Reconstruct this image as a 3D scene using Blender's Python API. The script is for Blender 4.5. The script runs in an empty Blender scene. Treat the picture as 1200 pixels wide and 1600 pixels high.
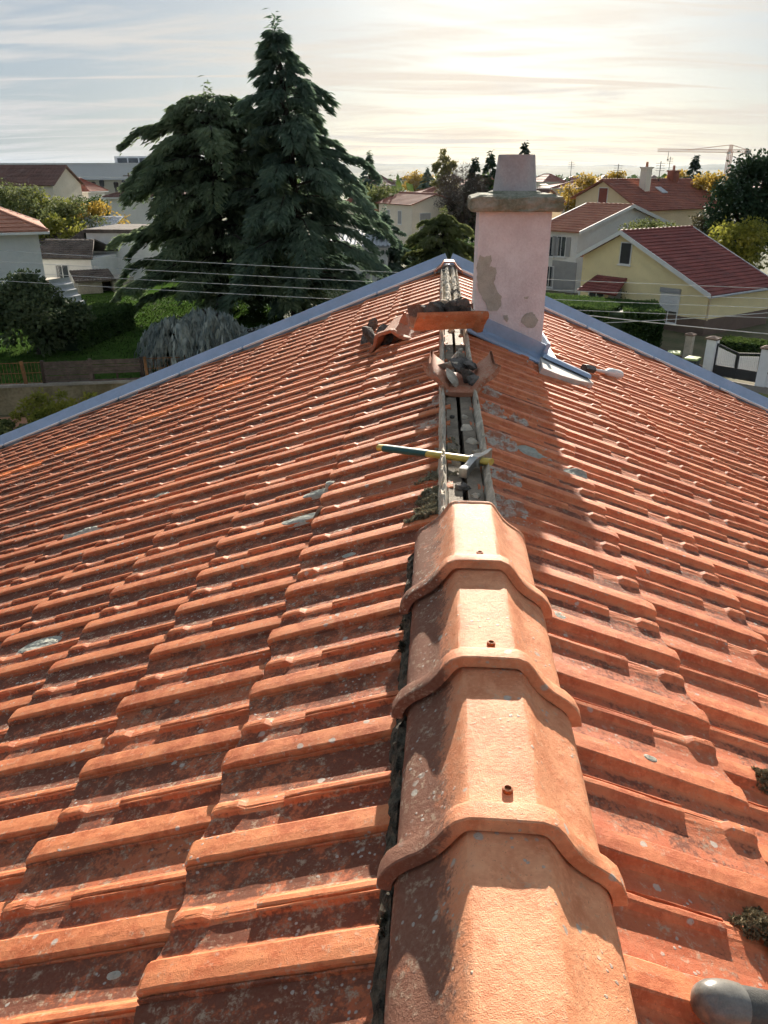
import bpy, bmesh, math, random
import numpy as np
from mathutils import Vector, Matrix
random.seed(7); rng = np.random.default_rng(7)
R = math.radians
scene = bpy.context.scene
col = scene.collection

# ------------------------------------------------------------------ camera
CAM = Vector((-0.1127, 0.0, 9.0)); PITCH = 0.4147; YAW = 0.068; FPX = 1200.0
cam_d = bpy.data.cameras.new('camera'); cam = bpy.data.objects.new('camera', cam_d); col.objects.link(cam)
cam_d.sensor_width = 36; cam_d.sensor_fit = 'AUTO'; cam_d.lens = 27.0
cam_d.clip_start = 0.05; cam_d.clip_end = 12000
cam.location = CAM; cam.rotation_euler = (math.pi/2 - PITCH, 0, YAW)
scene.camera = cam

# ------------------------------------------------------------------ light
SUN_AZ = R(4.5)      # to the right of +Y
SUN_EL = R(17.0)
SUNV = Vector((math.sin(SUN_AZ)*math.cos(SUN_EL), math.cos(SUN_AZ)*math.cos(SUN_EL), math.sin(SUN_EL)))
sl = bpy.data.lights.new('sun', 'SUN'); sl.energy = 5.0; sl.angle = R(0.6); sl.color = (1.0, 0.90, 0.76)
so = bpy.data.objects.new('sun', sl); col.objects.link(so)
so.rotation_euler = (-SUNV).to_track_quat('-Z', 'Y').to_euler()
so.location = (0, 0, 60)

scene.view_settings.view_transform = 'Standard'; scene.view_settings.look = 'None'
scene.view_settings.exposure = 1.45; scene.view_settings.gamma = 1.0
scene.view_settings.use_curve_mapping = False
scene.cycles.use_denoising = True
scene.cycles.max_bounces = 6; scene.cycles.diffuse_bounces = 3; scene.cycles.volume_bounces = 0
scene.cycles.transparent_max_bounces = 6
scene.cycles.use_adaptive_sampling = True; scene.cycles.adaptive_threshold = .03; scene.cycles.adaptive_min_samples = 12
HAZE = .00004

# ------------------------------------------------------------------ node helper
class G:
    def __init__(s, nt): s.nt = nt
    def n(s, typ, props=None, out=0, **inp):
        nd = s.nt.nodes.new(typ)
        for k, v in (props or {}).items(): setattr(nd, k, v)
        for k, v in inp.items():
            key = int(k[1:]) if k[0] == 'i' and k[1:].isdigit() else k.replace('_', ' ')
            sock = nd.inputs[key]
            if isinstance(v, bpy.types.NodeSocket): s.nt.links.new(v, sock)
            elif v is not None: sock.default_value = v
        return nd.outputs[out]
    def m(s, op, a, b=None, c=None, clamp=False):
        return s.n('ShaderNodeMath', dict(operation=op, use_clamp=clamp), i0=a, i1=b, i2=c)
    def vm(s, op, a, b=None, out=0):
        return s.n('ShaderNodeVectorMath', dict(operation=op), out, i0=a, i1=b)
    def mix(s, fac, a, b, blend='MIX'):
        nd = s.nt.nodes.new('ShaderNodeMix'); nd.data_type = 'RGBA'; nd.blend_type = blend; nd.clamp_factor = True
        for i, v in ((0, fac), (6, a), (7, b)):
            if isinstance(v, bpy.types.NodeSocket): s.nt.links.new(v, nd.inputs[i])
            else: nd.inputs[i].default_value = (*v, 1) if isinstance(v, tuple) and len(v) == 3 else v
        return nd.outputs[2]
    def ss(s, x, a, b):      # smoothstep
        nd = s.nt.nodes.new('ShaderNodeMapRange'); nd.interpolation_type = 'SMOOTHSTEP'
        s.nt.links.new(x, nd.inputs[0]); nd.inputs[1].default_value = a; nd.inputs[2].default_value = b
        return nd.outputs[0]
    def noise(s, v, scale, detail=4, rough=.55, dist=0):
        return s.n('ShaderNodeTexNoise', None, 0, Vector=v, Scale=scale, Detail=detail, Roughness=rough, Distortion=dist)

# ------------------------------------------------------------------ sky
w = bpy.data.worlds.new('World'); scene.world = w; w.use_nodes = True
g = G(w.node_tree); w.node_tree.nodes.clear()
sky = w.node_tree.nodes.new('ShaderNodeTexSky'); sky.sky_type = 'NISHITA'; sky.sun_disc = False
sky.sun_elevation = SUN_EL; sky.sun_rotation = SUN_AZ; sky.altitude = 200; sky.dust_density = 1.5
d = g.n('ShaderNodeTexCoord', None, 0)
sep = w.node_tree.nodes.new('ShaderNodeSeparateXYZ'); w.node_tree.links.new(d, sep.inputs[0])
zz = g.m('MAXIMUM', sep.outputs[2], 0.0)
inv = g.m('DIVIDE', 1.0, g.m('ADD', zz, 0.10))
px_ = g.m('MULTIPLY', sep.outputs[0], inv); py_ = g.m('MULTIPLY', sep.outputs[1], inv)
cv = g.n('ShaderNodeCombineXYZ', None, 0, X=px_, Y=g.m('MULTIPLY', py_, 1.0))
rot = g.n('ShaderNodeMapping', dict(vector_type='TEXTURE'), 0, Vector=cv, Rotation=(0, 0, R(12)), Scale=(2.3, .8, 1))
n1 = g.noise(rot, 1.3, 9, .62, .8)
rot2 = g.n('ShaderNodeMapping', dict(vector_type='TEXTURE'), 0, Vector=cv, Rotation=(0, 0, R(-17)), Scale=(6.0, .35, 1))
n2 = g.noise(rot2, 1.4, 5, .6, .25)
rot3 = g.n('ShaderNodeMapping', dict(vector_type='TEXTURE'), 0, Vector=cv, Rotation=(0, 0, R(9)), Scale=(7.5, .22, 1))
n3 = g.noise(rot3, 1.1, 3, .5, .2)
cm = g.m('ADD', g.m('MULTIPLY', n1, .70), g.m('ADD', g.m('MULTIPLY', n2, .30), g.m('MULTIPLY', g.ss(n3, .58, .74), .25)))
mask = g.ss(cm, .43, .62)
sd = g.vm('DOT_PRODUCT', d, tuple(SUNV), out=1)
sdp = g.m('MAXIMUM', sd, 0.0)
fwd = g.m('POWER', g.m('MULTIPLY', g.m('ADD', sd, 1.0), .5), 3.0)
lum = g.m('ADD', g.m('MULTIPLY', fwd, .65), 2.15)
halo = g.m('ADD', g.m('MULTIPLY', g.m('POWER', sdp, 45.0), 1.1), g.m('MULTIPLY', g.m('POWER', sdp, 400.0), 5.0))
lum = g.m('ADD', lum, halo)
lowsky = g.ss(zz, 0.22, 0.0)
warm = g.m('MULTIPLY', g.m('POWER', sdp, 6.0), 1.0)
ccol = g.mix(warm, (0.93, .98, 1.04), (1.05, .99, .88))
ccol = g.mix(g.m('MULTIPLY', lowsky, g.m('POWER', sdp, 10.0)), ccol, (1.10, .90, .70))
thick = g.ss(g.noise(rot, .9, 5, .55, .6), .52, .72)
ccol = g.mix(g.m('MULTIPLY', thick, .45), ccol, (.74, .77, .83))
cloud = g.vm('SCALE', ccol); cloud.node.inputs[3].default_value = 1
w.node_tree.links.new(lum, cloud.node.inputs[3])
nsk = g.vm('MULTIPLY', sky.outputs[0], (0.22, 0.26, .32))
blue = g.vm('SCALE', g.mix(warm, (.58, .76, .95), (.80, .84, .88))); w.node_tree.links.new(g.m('MULTIPLY', lum, .80), blue.node.inputs[3])
clear = g.mix(.72, nsk, blue)
skyc = g.mix(g.m('ADD', g.m('MULTIPLY', mask, .85), .10), clear, cloud)
bg = g.n('ShaderNodeBackground', None, 0, Color=skyc, Strength=0.1)
wo = w.node_tree.nodes.new('ShaderNodeOutputWorld'); w.node_tree.links.new(bg, wo.inputs[0])

# ------------------------------------------------------------------ picture-to-place helpers
cp, sp_, cy, sy_ = math.cos(PITCH), math.sin(PITCH), math.cos(YAW), math.sin(YAW)
def ray(u, v):
    r = (u-600)/FPX; up = (800-v)/FPX
    fw = cp + up*sp_; z = -sp_ + up*cp
    return Vector((r*cy - fw*sy_, fw*cy + r*sy_, z))
def gd(u, v, z=0.0):
    q = ray(u, v); return CAM + q*((z-CAM.z)/q.z)
def at(u, v, Y):
    q = ray(u, v); return CAM + q*(Y/q.y)
def onpl(u, v, P, ang):
    q = ray(u, v); n = Vector((-math.sin(R(ang)), math.cos(R(ang)), 0))
    return CAM + q*(n.dot(P-CAM)/n.dot(q))
def project(P):
    P = P - CAM; r = P.x*cy + P.y*sy_; fw = -P.x*sy_ + P.y*cy
    dd = fw*cp - P.z*sp_; up = fw*sp_ + P.z*cp
    return 600+FPX*r/max(dd, .01), 800-FPX*up/max(dd, .01), dd

# ------------------------------------------------------------------ object helpers
def tag(o, label=None, cat=None, group=None, kind=None):
    if label: o['label'] = label
    if cat: o['category'] = cat
    if group: o['group'] = group
    if kind: o['kind'] = kind
    return o
def empty(name, loc=(0, 0, 0), rz=0.0):
    o = bpy.data.objects.new(name, None); o.location = loc; o.rotation_euler = (0, 0, rz); o.empty_display_size = .2
    col.objects.link(o); return o
def link(name, me, mat=None, parent=None):
    o = bpy.data.objects.new(name, me); col.objects.link(o)
    if mat and not me.materials: me.materials.append(mat)
    if parent: o.parent = parent
    return o
class MB:
    def __init__(s): s.v = []; s.f = []
    def add(s, vs, fs):
        b = len(s.v); s.v += [tuple(x) for x in vs]; s.f += [tuple(i+b for i in q) for q in fs]; return s
    def box(s, x0, x1, y0, y1, z0, z1, M=None):
        vs = [Vector((x, y, z)) for x in (x0, x1) for y in (y0, y1) for z in (z0, z1)]
        if M: vs = [M @ q for q in vs]
        return s.add(vs, [(0, 1, 3, 2), (4, 6, 7, 5), (0, 4, 5, 1), (2, 3, 7, 6), (0, 2, 6, 4), (1, 5, 7, 3)])
    def prism(s, poly, y0, y1, M=None):      # poly in xz, extruded along y
        n = len(poly); vs = [Vector((x, y0, z)) for x, z in poly] + [Vector((x, y1, z)) for x, z in poly]
        if M: vs = [M @ q for q in vs]
        fs = [tuple(range(n)), tuple(range(2*n-1, n-1, -1))] + [(i, i+n, (i+1) % n+n, (i+1) % n) for i in range(n)]
        return s.add(vs, fs)
    def loft(s, rings, closed=True, caps=True):
        n = len(rings[0]); vs = [q for r in rings for q in r]; fs = []
        for a in range(len(rings)-1):
            for i in range(n if closed else n-1):
                j = (i+1) % n; fs.append((a*n+i, a*n+j, (a+1)*n+j, (a+1)*n+i))
        if caps: fs.append(tuple(range(n-1, -1, -1))); fs.append(tuple((len(rings)-1)*n+i for i in range(n)))
        return s.add(vs, fs)
    def tube(s, pts, rad, n=8, caps=True):
        pts = [Vector(p) for p in pts]; rads = rad if isinstance(rad, (list, tuple)) else [rad]*len(pts)
        rings = []
        for i, p in enumerate(pts):
            t = (pts[min(i+1, len(pts)-1)] - pts[max(i-1, 0)]).normalized()
            a = t.cross(Vector((0, 0, 1)));
            if a.length < .05: a = t.cross(Vector((1, 0, 0)))
            a.normalize(); b = a.cross(t)
            rings.append([p + (a*math.cos(k*2*math.pi/n) + b*math.sin(k*2*math.pi/n))*rads[i] for k in range(n)])
        return s.loft(rings, True, caps)
    def lathe(s, prof, n=20, c=(0, 0, 0)):
        c = Vector(c)
        return s.loft([[c+Vector((r*math.cos(k*2*math.pi/n), r*math.sin(k*2*math.pi/n), z)) for k in range(n)] for r, z in prof])
    def mesh(s, name):
        me = bpy.data.meshes.new(name); me.from_pydata(s.v, [], s.f); me.update()
        bm = bmesh.new(); bm.from_mesh(me); bmesh.ops.recalc_face_normals(bm, faces=bm.faces); bm.to_mesh(me); bm.free()
        return me
    def build(s, name, mat, parent=None, smooth=None):
        me = s.mesh(name)
        if smooth is not None:
            me.shade_smooth(); me.set_sharp_from_angle(angle=R(smooth))
        return link(name, me, mat, parent)

# ------------------------------------------------------------------ materials
def newmat(name):
    m = bpy.data.materials.new(name); m.use_nodes = True; m.node_tree.nodes.clear(); return m, G(m.node_tree)
def finish(m, g, base, rough=.8, bump=None, bstr=.3, bdist=.01, metal=0.0, spec=.3, transl=0.0):
    b = m.node_tree.nodes.new('ShaderNodeBsdfPrincipled')
    def put(i, v):
        if isinstance(v, bpy.types.NodeSocket): m.node_tree.links.new(v, b.inputs[i])
        else: b.inputs[i].default_value = (*v, 1) if isinstance(v, tuple) and len(v) == 3 else v
    put('Base Color', base); put('Roughness', rough); put('Metallic', metal); put('Specular IOR Level', spec)
    if bump is not None:
        put('Normal', g.n('ShaderNodeBump', None, 0, Height=bump, Strength=bstr, Distance=bdist))
    o = m.node_tree.nodes.new('ShaderNodeOutputMaterial'); sh = b.outputs[0]
    if transl:
        t = g.n('ShaderNodeBsdfTranslucent', None, 0)
        if isinstance(base, bpy.types.NodeSocket): m.node_tree.links.new(base, t.node.inputs[0])
        else: t.node.inputs[0].default_value = (*base, 1)
        sh = g.n('ShaderNodeMixShader', None, 0, i0=transl, i1=sh, i2=t)
    m.node_tree.links.new(sh, o.inputs[0]); return m
def POS(g): return g.n('ShaderNodeNewGeometry', None, 0)
def simple(name, c, rough=.8, var=.25, scale=3.0, bump=.2, metal=0.0, spec=.3, c2=None, bscale=None, bdist=.01):
    m, g = newmat(name); p = POS(g)
    n1 = g.noise(p, scale, 7, .65); n2 = g.noise(p, bscale or scale*12, 4, .6)
    dark = c2 or tuple(x*(1-var*1.6) for x in c)
    f = g.ss(g.m('ADD', g.m('MULTIPLY', n1, .7), g.m('MULTIPLY', n2, .3)), .32, .68)
    b = g.mix(f, dark, c)
    return finish(m, g, b, rough, n2, bump, bdist, metal, spec)
def leafmat(name, c1, c2, transl=.25):
    m, g = newmat(name)
    a = g.n('ShaderNodeAttribute', dict(attribute_name='rnd'), 2)
    n = g.noise(POS(g), .55, 3, .6)
    f = g.m('ADD', g.m('MULTIPLY', a, .6), g.m('MULTIPLY', g.ss(n, .35, .65), .4))
    return finish(m, g, g.mix(f, c1, c2), .65, spec=.08, transl=transl)

def terracotta(name, ca, cb, dark, dirt_shade, grey, pale, lo=0.0, far=0.0, bmp=.38):
    m, g = newmat(name); p = POS(g)
    rnd = g.m('FRACT', g.m('ADD', g.n('ShaderNodeObjectInfo', None, 5), g.n('ShaderNodeAttribute', dict(attribute_name='rnd'), 2)))
    pan = g.n('ShaderNodeAttribute', dict(attribute_name='pan'), 2)
    big = g.noise(p, 2.1, 2, .6); mid = g.noise(p, 17, 4, .68, .4); fine = g.noise(p, 120, 3, .7); grain = g.noise(p, 520, 1, .7)
    base = g.mix(g.ss(mid, .30, .70), ca, cb)
    base = g.mix(g.m('MULTIPLY', g.ss(fine, .45, .75), .35), base, tuple(min(1, x*1.35+.03) for x in cb))
    base = g.mix(1.0, base, g.n('ShaderNodeCombineColor', None, 0, Red=g.m('ADD', g.m('MULTIPLY', rnd, .30), .82), Green=g.m('ADD', g.m('MULTIPLY', rnd, .36), .78), Blue=g.m('ADD', g.m('MULTIPLY', rnd, .36), .78)), 'MULTIPLY')
    # grime and dark lichen along the water channels, plus shade painted on rib faces
    acc = g.m('ADD', g.m('ADD', g.m('MULTIPLY', mid, .55), g.m('MULTIPLY', fine, .38)), g.m('ADD', g.m('MULTIPLY', big, .30), g.m('MULTIPLY', pan, dirt_shade)))
    acc = g.m('ADD', acc, g.m('MULTIPLY', g.m('SUBTRACT', rnd, .5), .12))
    sx = m.node_tree.nodes.new('ShaderNodeSeparateXYZ'); m.node_tree.links.new(p, sx.inputs[0])
    acc = g.m('ADD', acc, g.m('MULTIPLY', g.ss(g.m('ABSOLUTE', sx.outputs[0]), .55, 3.2), far))
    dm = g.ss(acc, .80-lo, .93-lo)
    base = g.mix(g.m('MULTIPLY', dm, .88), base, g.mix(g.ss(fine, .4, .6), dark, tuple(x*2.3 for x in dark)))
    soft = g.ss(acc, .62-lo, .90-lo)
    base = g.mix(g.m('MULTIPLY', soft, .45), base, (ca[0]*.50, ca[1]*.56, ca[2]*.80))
    # pale crusts: small round rosettes and dust
    vo = g.n('ShaderNodeTexVoronoi', None, 0, Vector=g.vm('ADD', p, g.vm('SCALE', g.n('ShaderNodeTexNoise', None, 1, Vector=p, Scale=40.0))), Scale=62.0, Randomness=1.0)
    vo.node.inputs['Vector'].links[0].from_node.inputs[1].links[0].from_node.inputs[3].default_value = .012
    spots = g.m('MULTIPLY', g.m('SUBTRACT', 1.0, g.ss(vo, .16, .24)), g.ss(g.m('ADD', g.noise(p, 9, 2, .6), g.m('MULTIPLY', pan, .06)), .60-grey, .68-grey))
    dust = g.m('MULTIPLY', g.ss(g.m('ADD', g.noise(p, 33, 4, .75), g.m('MULTIPLY', pan, .05)), .60-pale, .74-pale), g.ss(fine, .40, .62))
    base = g.mix(g.m('MULTIPLY', dust, .62), base, (.44, .36, .26))
    base = g.mix(g.m('MULTIPLY', spots, .75), base, (.40, .39, .35))
    ros = g.n('ShaderNodeTexVoronoi', None, 0, Vector=g.vm('ADD', p, g.vm('SCALE', g.n('ShaderNodeTexNoise', None, 1, Vector=p, Scale=60.0))), Scale=17.0, Randomness=1.0)
    ros.node.inputs['Vector'].links[0].from_node.inputs[1].links[0].from_node.inputs[3].default_value = .010
    rs = g.m('MULTIPLY', g.m('SUBTRACT', 1.0, g.ss(ros, .10, .15)), g.ss(g.noise(p, 5, 2, .5), .50-grey, .56-grey))
    base = g.mix(g.m('MULTIPLY', rs, .80), base, g.mix(fine, (.28, .28, .25), (.55, .53, .46)))
    pits = g.ss(g.noise(p, 240, 2, .6), .66, .72)
    base = g.mix(g.m('MULTIPLY', pits, .5), base, (ca[0]*.35, ca[1]*.35, ca[2]*.4))
    h = g.m('ADD', g.m('MULTIPLY', fine, .6), g.m('ADD', g.m('MULTIPLY', grain, .35), g.m('MULTIPLY', spots, .5)))
    return finish(m, g, base, g.m('ADD', .66, g.m('MULTIPLY', dm, .25)), g.m('SUBTRACT', h, g.m('MULTIPLY', pits, .6)), bmp, .004, 0, .22)

M = {}
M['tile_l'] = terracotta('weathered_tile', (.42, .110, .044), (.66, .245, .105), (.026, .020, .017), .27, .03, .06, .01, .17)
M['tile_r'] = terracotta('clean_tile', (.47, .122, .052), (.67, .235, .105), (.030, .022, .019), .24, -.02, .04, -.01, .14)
M['tile_new'] = terracotta('bright_tile', (.64, .17, .05), (.74, .25, .085), (.05, .03, .02), .06, -.1, -.1, -.2)
M['cap'] = terracotta('ridge_clay', (.58, .210, .098), (.76, .350, .185), (.035, .028, .022), .50, .04, .05, -.06, 0.0, .55)
M['cap_old'] = terracotta('mossy_clay', (.40, .15, .08), (.50, .24, .15), (.05, .045, .035), .0, .06, .10, .03)
M['deck'] = simple('old_wood', (.10, .07, .05), .9)
M['board'] = simple('grey_board', (.30, .25, .19), .85, .35, 9, .4)
M['mortar'] = simple('pale_mortar', (.68, .60, .48), .95, .30, 16, .8, bscale=90)
M['mortar_dark'] = simple('grey_mortar', (.20, .18, .16), .95, .4, 16, .9, c2=(.035, .033, .03), bscale=80)
def smearmat():
    m, g = newmat('cement_smeared_tile'); p = POS(g); a = g.noise(p, 28, 5, .7, .5); b = g.noise(p, 160, 3, .7)
    c = g.mix(g.ss(a, .40, .60), (.42, .17, .10), g.mix(b, (.36, .31, .26), (.60, .54, .46)))
    return finish(m, g, g.mix(g.ss(g.noise(p, 60, 4, .7), .60, .70), c, (.07, .06, .05)), .9, b, .8, .006)
M['smear'] = smearmat()
M['moss'] = simple('dry_moss', (.26, .21, .12), 1.0, .5, 40, 1.0, c2=(.05, .042, .028), bscale=220)
M['moss_black'] = simple('black_moss', (.17, .15, .11), 1.0, .5, 38, 1.0, c2=(.012, .012, .010), bscale=260)
M['moss_green'] = simple('green_moss', (.22, .21, .10), 1.0, .5, 30, 1.0, c2=(.06, .06, .035), bscale=160)
M['lichen'] = simple('grey_lichen', (.54, .54, .47), .95, .3, 60, .9, c2=(.34, .36, .31), bscale=200)
M['lichen_pale'] = simple('pale_lichen', (.52, .50, .42), .95, .2, 90, .7, bscale=300)
M['zinc'] = simple('zinc', (.34, .43, .57), .42, .12, 4, .08, metal=.35, spec=.5)
M['zinc_lit'] = simple('zinc_lit_edge', (.85, .85, .84), .4, .05, 4, .05, metal=.35, spec=.5)  # same metal made paler, the lit inner edge put into its colour
M['render'] = simple('pink_render', (.76, .715, .715), .92, .10, 7, .6, c2=(.60, .54, .54), bscale=60)
M['bare'] = simple('bare_mortar', (.50, .48, .41), .95, .2, 12, .5)
M['cement'] = simple('white_cement', (.62, .60, .56), .9, .15, 8, .3)
M['slab'] = simple('mossy_concrete', (.34, .33, .27), .95, .4, 10, .9, c2=(.13, .14, .09), bscale=60)
M['pot'] = simple('old_clay_pot', (.48, .43, .43), .85, .2, 6, .2)
M['screw'] = simple('rusty_screw', (.33, .11, .04), .6, .3, 200, .2, metal=.3)
M['black'] = simple('black_rubber', (.022, .022, .022), .42, .3, 30, .2, spec=.5, c2=(.09, .085, .075))
M['gloss'] = simple('worn_grey_rubber', (.20, .19, .17), .28, .2, 30, .06, spec=.6, c2=(.10, .095, .085))
M['yellow_grip'] = simple('yellow_handle', (.62, .45, .09), .45, .15, 30, .05, spec=.4)
M['green_grip'] = simple('green_grip', (.015, .09, .085), .5, .2, 30, .05, spec=.4)
M['steel'] = simple('worn_steel', (.50, .50, .48), .35, .25, 40, .1, metal=.8, spec=.5)
M['white'] = simple('white_paint', (.74, .74, .73), .6, .06, 1, .05)
M['plaster_white'] = simple('white_plaster', (.80, .79, .76), .9, .10, .35, .1)
M['plaster_grey'] = simple('greyish_plaster', (.74, .74, .73), .9, .10, .35, .1)
M['plaster_yellow'] = simple('yellow_plaster', (.88, .75, .43), .9, .07, .4, .1)
M['plaster_beige'] = simple('beige_plaster', (.74, .58, .37), .9, .08, .4, .1)
M['plaster_cream'] = simple('cream_plaster', (.78, .70, .58), .9, .08, .4, .1)
M['plinth'] = simple('brown_plinth', (.20, .14, .11), .95, .15, 1, .2)
M['roof_red'] = simple('red_far_tiles', (.34, .12, .075), .75, .25, .9, .4, c2=(.20, .075, .055), bscale=6)
M['roof_brown'] = simple('brown_far_tiles', (.22, .12, .095), .8, .25, .9, .4, bscale=6)
M['roof_pink'] = simple('pinkish_far_tiles', (.48, .235, .15), .75, .25, .9, .4, c2=(.36, .15, .10), bscale=6)
M['roof_wine'] = simple('wine_far_tiles', (.28, .085, .070), .7, .25, .8, .4, c2=(.17, .055, .050), bscale=6)
M['roof_dark'] = simple('grey_far_tiles', (.14, .115, .10), .9, .35, 1.2, .5, bscale=8)
M['wood'] = simple('weathered_plank', (.16, .12, .10), .9, .35, 4, .3)
M['wood_dark'] = simple('dark_wood', (.07, .05, .04), .9, .3, 3, .3)
M['concrete'] = simple('concrete', (.42, .39, .33), .95, .3, 1.2, .3)
M['concrete_moss'] = simple('stained_concrete', (.34, .28, .17), .95, .4, .8, .3, c2=(.12, .10, .05))
M['pillar'] = simple('white_pillar', (.74, .77, .80), .85, .08, 2, .1)
M['metal_dark'] = simple('dark_metal', (.03, .032, .035), .5, .2, 3, .05, spec=.5)
M['rust'] = simple('rusty_post', (.28, .14, .06), .9, .3, 6, .2)
M['pale_metal'] = simple('pale_sheet', (.48, .50, .53), .7, .12, 2, .1, metal=0.0, spec=.1)
M['glass'] = simple('window_glass', (.05, .06, .07), .08, .1, 2, 0.0, spec=.8)
M['shutter'] = simple('grey_shutter', (.36, .36, .36), .7, .1, 2, .1)
M['shutter_red'] = simple('red_shutter', (.24, .07, .05), .7, .1, 2, .1)
M['green_lid'] = simple('green_lid', (.36, .44, .16), .5, .1, 3, .05, spec=.5)
M['bin'] = simple('dark_bin', (.03, .045, .05), .5, .1, 3, .05, spec=.5)
M['car'] = simple('white_car', (.70, .70, .70), .25, .03, 1, 0, spec=.6)
M['asphalt'] = simple('asphalt', (.10, .095, .09), .95, .25, .8, .3, bscale=30)
M['paving'] = simple('beige_paving', (.26, .23, .19), .95, .25, .6, .3, bscale=20)
M['earth'] = simple('brown_earth', (.16, .13, .08), 1.0, .4, .35, .5, c2=(.07, .08, .035), bscale=4)
M['terracotta_patio'] = simple('patio', (.42, .21, .12), .9, .15, 2, .2)
M['lawn'] = simple('lawn', (.060, .098, .026), 1.0, .5, .8, .4, spec=0.0, c2=(.030, .070, .012), bscale=16, bdist=.03)
M['verge_grass'] = simple('dry_grass', (.24, .24, .07), 1.0, .4, 3, 1.0, c2=(.10, .12, .03), bscale=25, bdist=.05)
M['field'] = simple('far_ground', (.13, .13, .07), 1.0, .5, .02, .3, c2=(.06, .075, .035), bscale=.6)
M['hill'] = simple('wooded_hill', (.07, .09, .06), 1.0, .4, .004, .3, bscale=.05)
M['bark'] = simple('bark', (.060, .050, .042), .95, .4, 6, .8)
M['warehouse'] = simple('white_cladding', (.66, .67, .68), .7, .05, .05, .05)
M['warehouse_low'] = simple('cream_cladding', (.58, .52, .40), .8, .05, .1, .05)
M['crane'] = simple('crane_steel', (.55, .30, .22), .6, .1, 2, .05)
M['wire'] = simple('power_wire', (.55, .57, .58), .45, .1, 2, 0.0, spec=.6)
M['cedar'] = leafmat('cedar_needles', (.034, .068, .052), (.200, .275, .185), .34)
M['cedar2'] = leafmat('green_cedar_needles', (.044, .080, .050), (.240, .300, .165), .36)
M['bluecedar'] = leafmat('blue_cedar_needles', (.050, .075, .075), (.34, .39, .37), .15)
M['hedge'] = leafmat('hedge_leaf', (.025, .055, .020), (.105, .165, .045), .25)
M['hedge_far'] = leafmat('green_hedge_leaf', (.030, .060, .020), (.100, .140, .035), .25)
M['shrub_dark'] = leafmat('dark_shrub_leaf', (.020, .040, .020), (.110, .140, .070), .2)
M['bush_yellow'] = leafmat('yellow_green_leaf', (.100, .130, .025), (.34, .32, .06), .4)
M['bush_green'] = leafmat('grey_green_leaf', (.060, .085, .030), (.20, .22, .085), .35)
M['autumn'] = leafmat('autumn_leaf', (.24, .16, .03), (.48, .34, .07), .45)
M['pine'] = leafmat('dark_pine_needles', (.012, .030, .018), (.045, .075, .035), .15)
M['bare_twig'] = leafmat('bare_twigs', (.045, .035, .030), (.11, .09, .07), .1)
M['lawn_blade'] = leafmat('lawn_blade', (.020, .042, .010), (.048, .082, .020), .08)
M['poplar'] = leafmat('poplar_leaf', (.13, .13, .05), (.28, .26, .10), .4)
M['magnolia'] = leafmat('magnolia_leaf', (.035, .045, .025), (.16, .13, .07), .2)

# ================================================================== THE ROOF
RZ = 9.0 - .930; SL, SR = .4024, .426; YEND = 9.10; YSTART = -.60
TW, GH, XE0 = .2456, .394, .544
def frame(side):      # axes of a slope: down, across, normal
    s = SL if side < 0 else SR; a = math.atan(s); c, sn = math.cos(a), math.sin(a)
    u = Vector((side*c, 0, -sn)); n = Vector((side*sn, 0, c)); return u, n.cross(u), n, c
BASE_OFF = -.050; LIFT = .032
def LEN(side): return GH/frame(side)[3]

house = empty('house', (0, 0, 0))
tag(house, 'house under the weathered orange tiled roof that fills the foreground', 'house')
m = MB(); XEV = XE0+GH*16
for s in (-1, 1):
    S = SL if s < 0 else SR
    z0 = RZ-.085
    m.prism([(s*.05, z0-S*.05), (s*XEV, z0-S*XEV), (s*XEV, z0-S*XEV-.12), (s*.05, z0-S*.05-.12)], YSTART-.2, YEND-.02)
roof = m.build('roof', M['deck'], house)
m = MB(); m.prism([(-XEV+.5, 0), (XEV-.5, 0), (XEV-.5, RZ-SR*(XEV-.5)-.25), (0, RZ-.3), (-XEV+.5, RZ-SL*(XEV-.5)-.25)], YSTART-.1, YEND-.25)
m.build('wall', M['plaster_cream'], house)

# tile section: (across, height) from the lapped lip to the far edge; flags: 1 = middle rib
PROF = [(0, -.004, 0), (.0015, .0085, 0), (.0045, .0100, 0), (.0063, .0030, 0), (.0074, .0160, 0), (.0092, .0198, 0), (.0115, .0212, 0),
        (.030, .0222, 0), (.0545, .0216, 0), (.0585, .0196, 0), (.0640, .008, 0), (.0690, .003, 0),
        (.082, .0010, 0), (.104, .0010, 0), (.117, .0030, 0),
        (.1200, .0045, 1), (.1222, .0130, 1), (.1250, .0152, 1), (.1268, .0152, 1), (.1276, .0080, 1), (.1312, .0080, 1), (.1320, .0154, 1), (.1350, .0164, 1), (.1440, .0158, 1),
        (.1490, .0135, 1), (.1560, .0060, 1), (.164, .0030, 0), (.180, .0010, 0), (.208, .0010, 0), (.232, .0030, 0), (TW+.004, .0035, 0)]
NOTCH = {15: .0036, 16: .0046, 17: .0058, 18: .0064, 19: .0068, 20: .0072, 21: .0072, 22: .0072, 23: .0068, 24: .0056, 25: .0040}
NUB = {15: .0042, 16: .0110, 17: .0150, 18: .0165, 19: .0172, 20: .0176, 21: .0176, 22: .0176, 23: .0168, 24: .0140, 25: .0060}
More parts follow.
